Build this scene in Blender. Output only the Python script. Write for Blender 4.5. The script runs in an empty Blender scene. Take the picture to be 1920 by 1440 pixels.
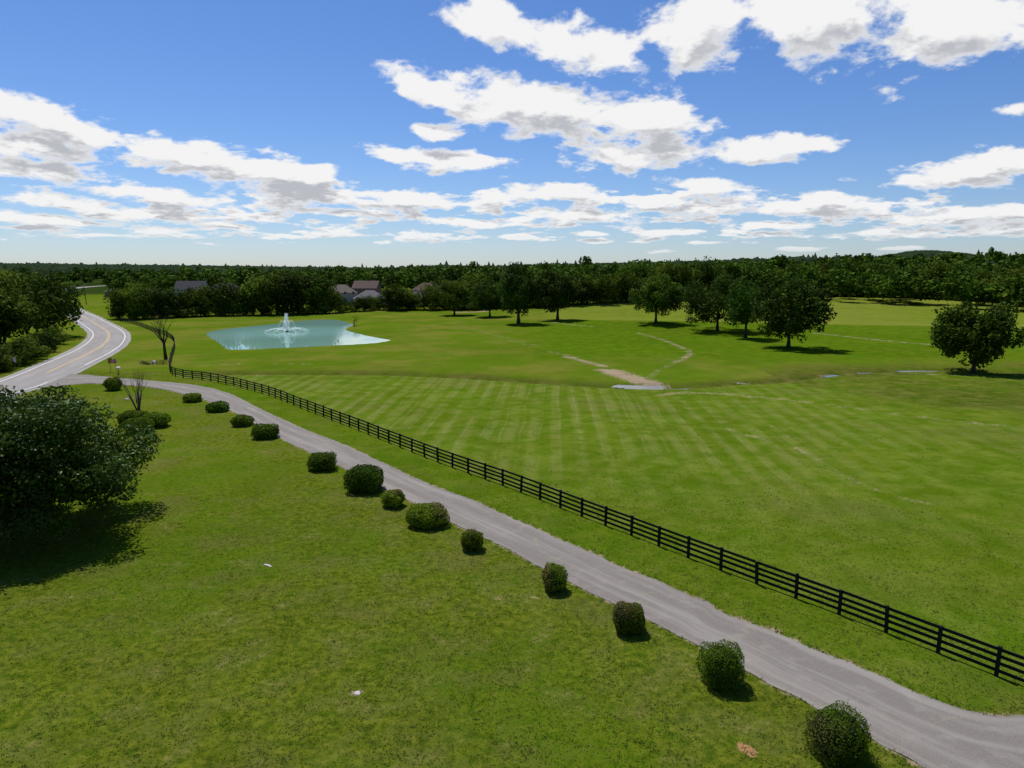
import bpy, math, random
import numpy as np
from mathutils import Vector
R = math.radians
random.seed(7)
rng = np.random.default_rng(7)
scene = bpy.context.scene
COL = scene.collection

# ------------------------------------------------------------------ camera
CAM_H, FPX, PITCH = 18.0, 1331.0, math.atan(214.0 / 1331.0)
cam = bpy.data.cameras.new('camera')
cam_ob = bpy.data.objects.new('camera', cam)
COL.objects.link(cam_ob)
cam_ob.location = (0, 0, CAM_H)
cam_ob.rotation_euler = (R(90) - PITCH, 0, 0)
cam.sensor_fit = 'HORIZONTAL'
cam.sensor_width = 36.0
cam.lens = 36.0 * FPX / 1920.0
cam.clip_start = 0.5
cam.clip_end = 30000
scene.camera = cam_ob

# ------------------------------------------------------------------ sun, sky, exposure
SUN_EL, SUN_AZ = R(62), R(-30)          # azimuth measured from +Y towards +X
sun = bpy.data.lights.new('sun', 'SUN')
sun.energy = 5.0
sun.angle = R(0.53)
sun.color = (1.0, 0.955, 0.88)
sun_ob = bpy.data.objects.new('sun', sun)
COL.objects.link(sun_ob)
sdir = Vector((math.sin(SUN_AZ) * math.cos(SUN_EL), math.cos(SUN_AZ) * math.cos(SUN_EL), math.sin(SUN_EL)))
sun_ob.rotation_euler = sdir.to_track_quat('Z', 'Y').to_euler()
sun_ob.location = sdir * 300
VS = scene.view_settings
VS.view_transform = 'Standard'
VS.look = 'None'
VS.gamma = 1.0
VS.exposure = -0.12
VS.use_curve_mapping = False
SKY_STRENGTH = 0.098
CLOUD_WHITE = 0.98


class NT:
    """small helper round a node tree"""
    def __init__(s, tree):
        s.t = tree
    def n(s, typ, **kw):
        nd = s.t.nodes.new(typ)
        for k, v in kw.items():
            setattr(nd, k, v)
        return nd
    def link(s, a, b):
        s.t.links.new(a, b)
    def put(s, sock, v):
        if isinstance(v, bpy.types.NodeSocket):
            s.t.links.new(v, sock)
        else:
            sock.default_value = v
    def m(s, op, a, b=None, c=None, clamp=False):
        nd = s.n('ShaderNodeMath', operation=op, use_clamp=clamp)
        s.put(nd.inputs[0], a)
        if b is not None: s.put(nd.inputs[1], b)
        if c is not None: s.put(nd.inputs[2], c)
        return nd.outputs[0]
    def v(s, op, a, b=None, scale=None):
        nd = s.n('ShaderNodeVectorMath', operation=op)
        s.put(nd.inputs[0], a)
        if b is not None: s.put(nd.inputs[1], b)
        if scale is not None: s.put(nd.inputs['Scale'], scale)
        return nd.outputs['Value'] if op in ('LENGTH', 'DOT_PRODUCT') else nd.outputs[0]
    def sep(s, v):
        nd = s.n('ShaderNodeSeparateXYZ'); s.put(nd.inputs[0], v); return nd.outputs
    def comb(s, x, y, z):
        nd = s.n('ShaderNodeCombineXYZ')
        for i, q in enumerate((x, y, z)): s.put(nd.inputs[i], q)
        return nd.outputs[0]
    def noise(s, vec, scale, detail=4.0, rough=0.55, dist=0.0, lac=2.0):
        nd = s.n('ShaderNodeTexNoise')
        if vec is not None: s.put(nd.inputs['Vector'], vec)
        s.put(nd.inputs['Scale'], scale); nd.inputs['Detail'].default_value = detail
        nd.inputs['Roughness'].default_value = rough; nd.inputs['Distortion'].default_value = dist
        nd.inputs['Lacunarity'].default_value = lac
        return nd.outputs['Fac']
    def ramp(s, x, lo, hi, smooth=True):
        nd = s.n('ShaderNodeMapRange')
        nd.interpolation_type = 'SMOOTHSTEP' if smooth else 'LINEAR'
        s.put(nd.inputs['Value'], x); s.put(nd.inputs['From Min'], lo); s.put(nd.inputs['From Max'], hi)
        nd.clamp = True
        return nd.outputs['Result']
    def mix(s, f, a, b):
        nd = s.n('ShaderNodeMix', data_type='RGBA')
        s.put(nd.inputs[0], f)
        for sock, q in ((nd.inputs[6], a), (nd.inputs[7], b)):
            s.put(sock, q if isinstance(q, bpy.types.NodeSocket) else (*q, 1.0))
        return nd.outputs[2]
    def attr(s, name):
        nd = s.n('ShaderNodeAttribute', attribute_name=name)
        return nd.outputs['Fac']


def pix_dir(px, py):
    """direction through a picture point of the 1920 x 1440 view"""
    dx, dy = px - 960.0, 720.0 - py
    return (dx, FPX * math.cos(PITCH) + dy * math.sin(PITCH), -FPX * math.sin(PITCH) + dy * math.cos(PITCH))


def az_el(px, py):
    d = pix_dir(px, py)
    return math.atan2(d[0], d[1]), math.atan2(d[2], math.hypot(d[0], d[1]))


# cumulus heaps: azimuth / elevation of the middle, half width, half height, tilt
CLOUDS = [(60, 222, 165, 40, -13), (70, 278, 120, 26, -4), (85, 318, 112, 20, -3), (360, 298, 200, 36, -9), (560, 330, 150, 34, -12),
          (590, 362, 190, 26, -5), (770, 374, 140, 20, -3), (120, 381, 90, 15, -3), (310, 370, 140, 18, -6), (285, 403, 120, 14, -3),
          (930, 45, 120, 42, -16), (1090, 85, 140, 52, -14), (1320, 40, 115, 74, 10), (1560, 30, 190, 66, -6),
          (1800, 48, 210, 66, 6), (830, 178, 150, 30, -14), (1010, 205, 190, 60, -12), (1210, 222, 130, 60, -12), (1190, 292, 125, 34, 0),
          (1440, 282, 140, 26, 3), (805, 247, 70, 19, -4), (735, 290, 70, 20, -16), (850, 302, 130, 26, -2), (1045, 361, 130, 17, -2),
          (1350, 350, 95, 16, -8), (1090, 404, 140, 19, -2), (1330, 392, 115, 20, 3), (1535, 384, 150, 24, -2), (1460, 421, 70, 11, 0),
          (1830, 318, 125, 32, 6), (1760, 410, 112, 20, 4), (1895, 398, 70, 18, -4), (1640, 438, 75, 10, 0), (1908, 205, 26, 14, 0), 
          (70, 411, 100, 11, -2), (60, 427, 70, 6, 0), (450, 402, 55, 11, -10), (435, 424, 60, 9, -8), (690, 399, 120, 11, -2), (890, 417, 90, 10, -3), (590, 416, 36, 8, 0), (650, 440, 60, 5, 0),
          (1100, 438, 40, 6, 0), (1260, 436, 80, 7, 2), (1500, 467, 55, 5, 0), (1235, 472, 32, 4, 0), (1330, 455, 40, 4, 0), (1730, 441, 50, 6, 0), (1860, 437, 70, 7, 0), (330, 443, 80, 5, 0),
          (520, 441, 60, 5, -4), (1690, 466, 50, 4, 0), (180, 441, 60, 4, 0)]

world = bpy.data.worlds.new('World')
scene.world = world
world.use_nodes = True
world.cycles.sampling_method = 'MANUAL'
world.cycles.sample_map_resolution = 512


def cloud_group():
    g = bpy.data.node_groups.new('cloud_field', 'ShaderNodeTree')
    g.interface.new_socket('Direction', in_out='INPUT', socket_type='NodeSocketVector')
    g.interface.new_socket('Field', in_out='OUTPUT', socket_type='NodeSocketFloat')
    T = NT(g)
    gi, go = T.n('NodeGroupInput'), T.n('NodeGroupOutput')
    d = T.v('NORMALIZE', gi.outputs[0])
    x, y, z = T.sep(d)
    el = T.m('ARCSINE', z)
    az = T.m('ARCTAN2', x, y)
    ae = T.comb(az, el, 0.0)
    acc = None
    for (cx, cy, hw, hh, tilt) in CLOUDS:
        a, e = az_el(cx, cy)
        mp = T.n('ShaderNodeMapping', vector_type='TEXTURE')
        T.link(ae, mp.inputs['Vector'])
        mp.inputs['Location'].default_value = (a, e, 0)
        mp.inputs['Rotation'].default_value = (0, 0, R(tilt))
        mp.inputs['Scale'].default_value = (hw / FPX * 1.03, hh / FPX * 1.06, 1)
        L = T.v('LENGTH', mp.outputs[0])
        acc = L if acc is None else T.m('SMOOTH_MIN', acc, L, 0.22)
    heap = T.m('SUBTRACT', 1.0, T.m('MINIMUM', acc, 2.2))
    # the noise gets finer towards the horizon, where the clouds are far away
    elp = T.m('MAXIMUM', el, 0.0)
    s = T.m('POWER', T.m('ADD', elp, 0.05), -0.42)
    v = T.v('SCALE', d, scale=s)
    n1 = T.noise(v, 10.5, 11.0, 0.60, 0.15)
    n2 = T.noise(T.v('ADD', T.v('MULTIPLY', v, (1.0, 1.0, 2.6)), (31.0, 7.0, 3.0)), 5.5, 4.0, 0.55)
    # loose small clouds low over the horizon and scattered ones all round
    low = T.m('MULTIPLY', T.ramp(el, 0.012, 0.05), T.m('SUBTRACT', 1.0, T.ramp(el, 0.075, 0.15)))
    loose = T.m('MULTIPLY', T.m('SUBTRACT', n2, T.m('SUBTRACT', 0.66, T.m('MULTIPLY', low, 0.205))), 7.0)
    out_of_view = T.ramp(T.m('MAXIMUM', T.m('ABSOLUTE', az), T.m('MULTIPLY', el, 1.9)), 0.68, 0.85)
    loose = T.m('ADD', loose, T.m('MULTIPLY', T.m('SUBTRACT', out_of_view, 1.0), T.m('SUBTRACT', 0.9, low)))
    loose = T.m('ADD', loose, T.m('MULTIPLY', out_of_view, 0.1))
    body = T.m('MAXIMUM', T.m('MULTIPLY', heap, 1.7), T.m('MINIMUM', loose, 0.9))
    f = T.m('ADD', body, T.m('MULTIPLY', T.m('SUBTRACT', n1, 0.5), 4.0))
    f = T.m('SUBTRACT', f, 0.16)
    T.link(f, go.inputs[0])
    return g


def build_world():
    nt = world.node_tree
    nt.nodes.clear()
    T = NT(nt)
    g = cloud_group()
    tc = T.n('ShaderNodeTexCoord')
    d = T.v('NORMALIZE', tc.outputs['Generated'])
    sky = T.n('ShaderNodeTexSky', sky_type='NISHITA')
    sky.sun_disc = False
    sky.sun_elevation = SUN_EL
    sky.sun_rotation = SUN_AZ
    sky.altitude = 200
    sky.air_density = 1.0
    sky.dust_density = 0.3
    sky.ozone_density = 1.3
    def field(vec):
        nd = T.n('ShaderNodeGroup'); nd.node_tree = g
        T.link(vec, nd.inputs[0]); return nd.outputs[0]
    f0 = field(d)
    x, y, z = T.sep(d)
    lift = T.m('ADD', T.m('MULTIPLY', T.m('MAXIMUM', z, 0.0), 0.17), 0.002)
    f1 = field(T.v('ADD', d, T.comb(T.m('MULTIPLY', lift, -0.35), 0.0, lift)))
    cover = T.ramp(f0, 0.0, 0.68)
    thick = T.ramp(f0, 0.15, 1.1)
    above = T.ramp(T.m('SUBTRACT', f1, T.m('MULTIPLY', f0, 0.5)), -0.2, 0.55)
    grey = T.m('MULTIPLY', thick, above)
    ccol = T.mix(grey, (1.0, 1.0, 1.0), (0.54, 0.56, 0.61))
    horizon = T.ramp(z, 0.0, 0.06)
    cover = T.m('MULTIPLY', cover, T.m('ADD', 0.4, T.m('MULTIPLY', horizon, 0.6)))
    cover = T.m('MULTIPLY', cover, T.ramp(z, 0.004, 0.03))
    hs = T.n('ShaderNodeHueSaturation'); hs.inputs['Saturation'].default_value = 1.1
    tint = T.n('ShaderNodeMix', data_type='RGBA', blend_type='MULTIPLY'); tint.inputs[0].default_value = 1.0; tint.inputs[7].default_value = (0.78, 0.91, 1.22, 1)
    T.link(sky.outputs[0], tint.inputs[6]); T.link(tint.outputs[2], hs.inputs['Color'])
    bg1 = T.n('ShaderNodeBackground'); T.link(hs.outputs[0], bg1.inputs[0]); bg1.inputs[1].default_value = SKY_STRENGTH
    bg2 = T.n('ShaderNodeBackground'); T.link(ccol, bg2.inputs[0]); bg2.inputs[1].default_value = CLOUD_WHITE
    mx = T.n('ShaderNodeMixShader')
    T.link(cover, mx.inputs[0]); T.link(bg1.outputs[0], mx.inputs[1]); T.link(bg2.outputs[0], mx.inputs[2])
    out = T.n('ShaderNodeOutputWorld')
    T.link(mx.outputs[0], out.inputs[0])


build_world()

# ------------------------------------------------------------------ lie of the land
def sstep(a, b, t):
    t = np.clip((np.asarray(t, float) - a) / (b - a), 0, 1)
    return t * t * (3 - 2 * t)


def flat(px, py, z=0.0):
    d = pix_dir(px, py)
    t = (CAM_H - z) / -d[2]
    return d[0] * t, d[1] * t


def seg_dist(P, pts):
    """distance of points P (n,2) to the polyline pts, plus the place along it"""
    best = np.full(len(P), 1e9); at = np.zeros(len(P)); s0 = 0.0
    pts = np.asarray(pts, float)
    for a, b in zip(pts[:-1], pts[1:]):
        ab = b - a; L = math.hypot(*ab)
        t = np.clip(((P - a) @ ab) / (L * L + 1e-9), 0, 1)
        q = P - (a + t[:, None] * ab)
        d = np.hypot(q[:, 0], q[:, 1])
        k = d < best
        best[k] = d[k]; at[k] = s0 + t[k] * L
        s0 += L
    return best, at


def inside(P, poly):
    poly = np.asarray(poly, float); r = np.zeros(len(P), bool)
    j = len(poly) - 1
    for i in range(len(poly)):
        xi, yi = poly[i]; xj, yj = poly[j]
        c = ((yi > P[:, 1]) != (yj > P[:, 1])) & (P[:, 0] < (xj - xi) * (P[:, 1] - yi) / (yj - yi + 1e-12) + xi)
        r ^= c; j = i
    return r


def smooth_line(pts, step=1.0):
    """Catmull-Rom through pts, resampled at an even step"""
    p = np.asarray(pts, float)
    p = np.vstack([2 * p[0] - p[1], p, 2 * p[-1] - p[-2]])
    out = []
    for i in range(1, len(p) - 2):
        for t in np.linspace(0, 1, 24, endpoint=False):
            a, b, c, d = p[i - 1], p[i], p[i + 1], p[i + 2]
            out.append(0.5 * (2 * b + (c - a) * t + (2 * a - 5 * b + 4 * c - d) * t * t + (3 * b - a - 3 * c + d) * t ** 3))
    out.append(p[-2]); out = np.array(out)
    s = np.concatenate([[0], np.cumsum(np.hypot(*np.diff(out, axis=0).T))])
    n = max(2, int(s[-1] / step) + 1)
    q = np.linspace(0, s[-1], n)
    return np.stack([np.interp(q, s, out[:, k]) for k in range(out.shape[1])], 1)


POND_Z = -0.35
POND = [flat(x, y, POND_Z) for x, y in [(386, 625), (400, 620.5), (430, 616), (460, 613), (500, 609), (540, 604.5), (565, 601.5), (590, 600), (620, 599.5),
        (640, 601.5), (655, 605.5), (663, 609), (656, 613), (648, 616), (650, 619.5), (665, 624), (690, 630), (715, 635), (731, 637.5), (722, 640.5), (700, 643.5),
        (660, 646), (600, 649), (540, 652), (480, 654.5), (440, 655.5), (426, 654.5), (418, 648), (405, 639), (393, 632)]]
POND = smooth_line(POND + [POND[0]], 0.8)[:-1]
CREEK = smooth_line([flat(x, y) for x, y in [(380, 697), (530, 697), (700, 698), (880, 705), (1000, 713), (1150, 721), (1260, 723), (1370, 715), (1460, 711),
                                            (1560, 699), (1640, 694), (1720, 691), (1850, 694), (1990, 690)]], 2.0)
ROAD_C = smooth_line([flat(x, y) for x, y in [(-420, 850), (-200, 790), (0, 732), (22, 726), (86, 701), (125, 682.5), (162.5, 665), (190, 649), (202.5, 636), (204, 626), (197.5, 617.5),
                                             (180, 606), (155, 592.5), (127.5, 580), (106, 570), (88, 561), (84, 555), (96, 549), (125, 545), (160, 542), (196, 540), (250, 538)]], 2.0)
DRIVE_UP = [flat(x, y) for x, y in [(118, 702), (160, 704), (215, 709), (275, 714), (350, 720.5), (400, 729), (437, 741), (467, 756), (495, 770), (566, 803), (650, 836), (739, 878), (805, 908), (889, 939),
            (944, 965), (1000, 989), (1070, 1020), (1111, 1037), (1163, 1062), (1233, 1090), (1286, 1113), (1332, 1131), (1352, 1150), (1408, 1169), (1443, 1181), (1494, 1201), (1502, 1208), (1530, 1220),
            (1589, 1242), (1671, 1277), (1725, 1302), (1779, 1321), (1833, 1337), (1868, 1343), (1930, 1341), (2100, 1330)]]
DRIVE_LO = [flat(x, y) for x, y in [(70, 729), (150, 721.5), (190, 721), (262, 725), (312, 732), (342, 739), (375, 747), (424, 766), (466, 787), (517, 818), (592, 853), (651, 881), (717, 914), (761, 936),
            (842, 978), (903, 1006), (955, 1031), (1000, 1057), (1070, 1093), (1122, 1119), (1163, 1138), (1216, 1163), (1277, 1195), (1330, 1221), (1405, 1262), (1454, 1288), (1508, 1315), (1552, 1340),
            (1644, 1390), (1733, 1440), (1900, 1535), (2100, 1640)]]
DRIVE_POLY = DRIVE_UP + DRIVE_LO[::-1]


def height(x, y, carve=True):
    x = np.asarray(x, float); y = np.asarray(y, float)
    r = np.hypot(x, y)
    h = 0.22 * sstep(90, 160, r) * (np.sin(x * 0.045 + 1.3) * np.cos(y * 0.038) + 0.6 * np.sin(x * 0.09 + y * 0.07))
    h = h * (1 - sstep(0, 1, 1 - np.abs(x + 60) / 60) * sstep(170, 190, y) * (1 - sstep(240, 262, y)))
    # long gentle swell of the far hayfield, right of the middle
    h += 5.5 * sstep(250, 500, y - 0.12 * x) * sstep(-30, 150, x)
    # low crest in front of it
    h += 0.9 * np.exp(-((y - 246 + 0.28 * (x - 20)) / 26.0) ** 2) * sstep(-20, 10, x) * (1 - sstep(150, 220, x))
    # housing estate behind the pond stands a little higher
    h += 4.6 * sstep(300, 385, y) * (1 - sstep(60, 160, x)) * sstep(-235, -150, x)
    # far country rolls up to the sky line
    h += 9.0 * sstep(500, 1500, r) + 16 * sstep(1500, 4200, r) * (0.6 + 0.4 * np.sin(x / 900.0 + 0.4))
    h += 18 * sstep(600, 1900, -x) * sstep(700, 2200, r)
    h += 13 * sstep(420, 900, r) * sstep(180, 520, x)
    if carve:
        sh = x.shape
        P = np.stack([x.ravel(), y.ravel()], 1); hh = h.ravel().copy()
        k = (P[:, 0] > -125) & (P[:, 0] < 5) & (P[:, 1] > 140) & (P[:, 1] < 290)
        if k.any():
            dd, _ = seg_dist(P[k], np.vstack([POND, POND[:1]])); ins = inside(P[k], POND)
            bank = POND_Z + (hh[k] - POND_Z) * sstep(0, 9, dd)
            hh[k] = np.where(ins, POND_Z - 0.02 - 1.2 * sstep(0, 8, dd), np.maximum(bank, POND_Z + 0.02 + 0.02 * np.minimum(dd, 4)))
        k = (P[:, 1] > 95) & (P[:, 1] < 150) & (P[:, 0] > -70) & (P[:, 0] < 130)
        if k.any():
            dd, _ = seg_dist(P[k], CREEK)
            hh[k] -= 0.75 * np.exp(-(dd / 2.1) ** 2)
        k = (P[:, 1] > 15) & (P[:, 1] < 125) & (P[:, 0] > -95) & (P[:, 0] < 40)
        if k.any():
            ins = inside(P[k], DRIVE_POLY)
            dd, _ = seg_dist(P[k], DRIVE_POLY + DRIVE_POLY[:1])
            hh[k] -= np.where(ins, 0.10 * sstep(0.0, 0.5, dd), 0)
        k = (P[:, 0] < -40) & (P[:, 0] > -420) & (P[:, 1] > 60) & (P[:, 1] < 720)
        if k.any():
            dd, _ = seg_dist(P[k], ROAD_C)
            hh[k] -= 0.12 * (1 - sstep(3.4, 4.4, dd))
        h = hh.reshape(sh)
    return h


def hz(x, y):
    return float(height(np.array([x]), np.array([y]), False)[0])


def G(px, py):
    """where the line of sight meets the land"""
    d = pix_dir(px, py); n = math.sqrt(sum(q * q for q in d))
    t = np.geomspace(15, 6000, 5000) / n
    X, Y, Z = d[0] * t, d[1] * t, CAM_H + d[2] * t
    hh = height(X, Y, False)
    k = int(np.argmax(Z <= hh)) or len(t) - 1
    return Vector((X[k], Y[k], hh[k]))


def depth(p):
    return p.y * math.cos(PITCH) + (CAM_H - p.z) * math.sin(PITCH)


# ------------------------------------------------------------------ mesh helpers
class MB:
    def __init__(s):
        s.v, s.f, s.m, s.n = [], [], [], 0
    def add(s, verts, faces, mat=0):
        s.v.extend([tuple(q) for q in verts])
        s.f.extend([tuple(i + s.n for i in f) for f in faces])
        s.m.extend([mat] * len(faces)); s.n += len(verts)
    def box(s, c, size, rz=0.0, tilt=None, mat=0):
        x, y, z = (q / 2 for q in size); cs, sn = math.cos(rz), math.sin(rz)
        vs = []
        for dz in (-z, z):
            for dx, dy in ((-x, -y), (x, -y), (x, y), (-x, y)):
                vs.append((c[0] + dx * cs - dy * sn, c[1] + dx * sn + dy * cs, c[2] + dz))
        s.add(vs, [(3, 2, 1, 0), (4, 5, 6, 7), (0, 1, 5, 4), (1, 2, 6, 5), (2, 3, 7, 6), (3, 0, 4, 7)], mat)
    def tube(s, pts, rad, n=6, mat=0, cap=True):
        pts = [Vector(p) for p in pts]; base = s.n; vs = []
        for i, p in enumerate(pts):
            d = (pts[min(i + 1, len(pts) - 1)] - pts[max(i - 1, 0)]).normalized()
            u = d.orthogonal().normalized() if abs(d.z) < 0.95 else Vector((1, 0, 0)).cross(d).normalized()
            w = d.cross(u)
            for k in range(n):
                a = 2 * math.pi * k / n
                vs.append(p + (u * math.cos(a) + w * math.sin(a)) * rad[i])
        fs = []
        for i in range(len(pts) - 1):
            for k in range(n):
                a, b = i * n + k, i * n + (k + 1) % n
                fs.append((a, b, b + n, a + n))
        if cap:
            fs.append(tuple(range(n))[::-1]); fs.append(tuple((len(pts) - 1) * n + k for k in range(n)))
        s.add(vs, fs, mat)
    def mesh(s, name, mats, smooth=False):
        me = bpy.data.meshes.new(name)
        me.from_pydata(s.v, [], s.f)
        for q in (mats if isinstance(mats, (list, tuple)) else [mats]): me.materials.append(q)
        me.polygons.foreach_set('material_index', s.m)
        if smooth: me.polygons.foreach_set('use_smooth', [True] * len(s.f))
        me.update(); return me


def np_mesh(name, V, F, mat, smooth=False):
    """V (n,3), F (m,k) arrays straight into a mesh"""
    me = bpy.data.meshes.new(name)
    m, k = F.shape
    me.vertices.add(len(V)); me.vertices.foreach_set('co', np.ascontiguousarray(V, np.float32).ravel())
    me.loops.add(m * k); me.loops.foreach_set('vertex_index', np.ascontiguousarray(F, np.int32).ravel())
    me.polygons.add(m); me.polygons.foreach_set('loop_start', np.arange(0, m * k, k, dtype=np.int32))
    if smooth: me.polygons.foreach_set('use_smooth', np.ones(m, bool))
    me.materials.append(mat)
    me.update(calc_edges=True); me.validate()
    return me


def ob(name, me, parent=None, loc=None, rz=0.0, sc=None):
    o = bpy.data.objects.new(name, me); COL.objects.link(o)
    if parent is not None: o.parent = parent
    if loc is not None: o.location = loc
    o.rotation_euler.z = rz
    if sc is not None: o.scale = sc
    return o


def tag(o, label=None, cat=None, group=None, kind=None):
    if label: o['label'] = label
    if cat: o['category'] = cat
    if group: o['group'] = group
    if kind: o['kind'] = kind
    return o


# ------------------------------------------------------------------ materials
def material(name):
    m = bpy.data.materials.new(name); m.use_nodes = True
    m.node_tree.nodes.clear()
    T = NT(m.node_tree)
    out = T.n('ShaderNodeOutputMaterial')
    b = T.n('ShaderNodeBsdfPrincipled')
    T.link(b.outputs[0], out.inputs[0])
    return m, T, b, out


def bump(T, b, h, dist, strength=1.0):
    nd = T.n('ShaderNodeBump'); T.put(nd.inputs['Height'], h)
    nd.inputs['Distance'].default_value = dist; nd.inputs['Strength'].default_value = strength
    T.link(nd.outputs[0], b.inputs['Normal'])


def plain(name, c, rough=0.7, var=0.25, scale=3.0, spec=0.3, metal=0.0):
    m, T, b, _ = material(name)
    tc = T.n('ShaderNodeTexCoord')
    n = T.noise(tc.outputs['Object'], scale, 5.0, 0.6)
    T.link(T.mix(n, tuple(q * (1 - var) for q in c), tuple(min(1, q * (1 + var)) for q in c)), b.inputs['Base Color'])
    b.inputs['Roughness'].default_value = rough; b.inputs['Specular IOR Level'].default_value = spec; b.inputs['Metallic'].default_value = metal
    return m


def leaf_mat(name, c1, c2, rough=0.5, spec=0.25, trans=0.18):
    m, T, b, out = material(name)
    geo = T.n('ShaderNodeNewGeometry'); oi = T.n('ShaderNodeObjectInfo'); tc = T.n('ShaderNodeTexCoord')
    n = T.noise(tc.outputs['Object'], 0.45, 2.0)
    f = T.m('ADD', T.m('MULTIPLY', geo.outputs['Random Per Island'], 0.55), T.m('MULTIPLY', n, 0.45))
    col = T.mix(f, c1, c2)
    h = T.n('ShaderNodeHueSaturation')
    T.put(h.inputs['Hue'], T.m('ADD', 0.478, T.m('MULTIPLY', T.m('FRACT', T.m('MULTIPLY', oi.outputs['Random'], 7.31)), 0.04)))
    geo_n = T.noise(geo.outputs['Position'], 0.075, 2.0, 0.5)
    T.put(h.inputs['Value'], T.m('MULTIPLY', T.m('ADD', 0.66, T.m('MULTIPLY', oi.outputs['Random'], 0.6)), T.m('ADD', 0.55, T.m('MULTIPLY', T.ramp(geo_n, 0.3, 0.7), 0.9))))
    T.link(col, h.inputs['Color'])
    T.link(h.outputs[0], b.inputs['Base Color'])
    b.inputs['Roughness'].default_value = rough; b.inputs['Specular IOR Level'].default_value = spec
    if trans:
        tr = T.n('ShaderNodeBsdfTranslucent'); T.link(h.outputs[0], tr.inputs[0])
        mx = T.n('ShaderNodeMixShader'); mx.inputs[0].default_value = trans
        T.link(b.outputs[0], mx.inputs[1]); T.link(tr.outputs[0], mx.inputs[2]); T.link(mx.outputs[0], out.inputs[0])
    return m


M_BARK = plain('bark', (0.055, 0.042, 0.032), 0.9, 0.4, 6.0, 0.1)
M_GREYBARK = plain('grey_bark', (0.085, 0.07, 0.058), 0.9, 0.4, 6.0, 0.1)
M_LEAF = leaf_mat('leaf_field_tree', (0.022, 0.052, 0.004), (0.066, 0.118, 0.009), 0.6, 0.03, 0.16)
M_LEAF_LIGHT = leaf_mat('leaf_pale_tree', (0.060, 0.105, 0.007), (0.135, 0.190, 0.014), 0.6, 0.04, 0.28)
M_LEAF_WOOD = leaf_mat('leaf_wood', (0.022, 0.050, 0.004), (0.076, 0.118, 0.009), 0.65, 0.02, 0.16)
M_LEAF_NEAR = leaf_mat('leaf_glossy', (0.032, 0.076, 0.005), (0.100, 0.175, 0.013), 0.42, 0.10, 0.22)
M_LEAF_BUSH = leaf_mat('leaf_clipped_bush', (0.055, 0.108, 0.005), (0.160, 0.225, 0.013), 0.6, 0.03, 0.25)
M_LEAF_BROWN = leaf_mat('leaf_browned_bush', (0.085, 0.085, 0.014), (0.19, 0.165, 0.05), 0.7, 0.05, 0.2)
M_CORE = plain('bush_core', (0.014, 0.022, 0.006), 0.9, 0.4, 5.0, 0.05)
M_FENCE = plain('black_fence_board', (0.006, 0.006, 0.0065), 0.65, 0.4, 4.0, 0.2)


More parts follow.
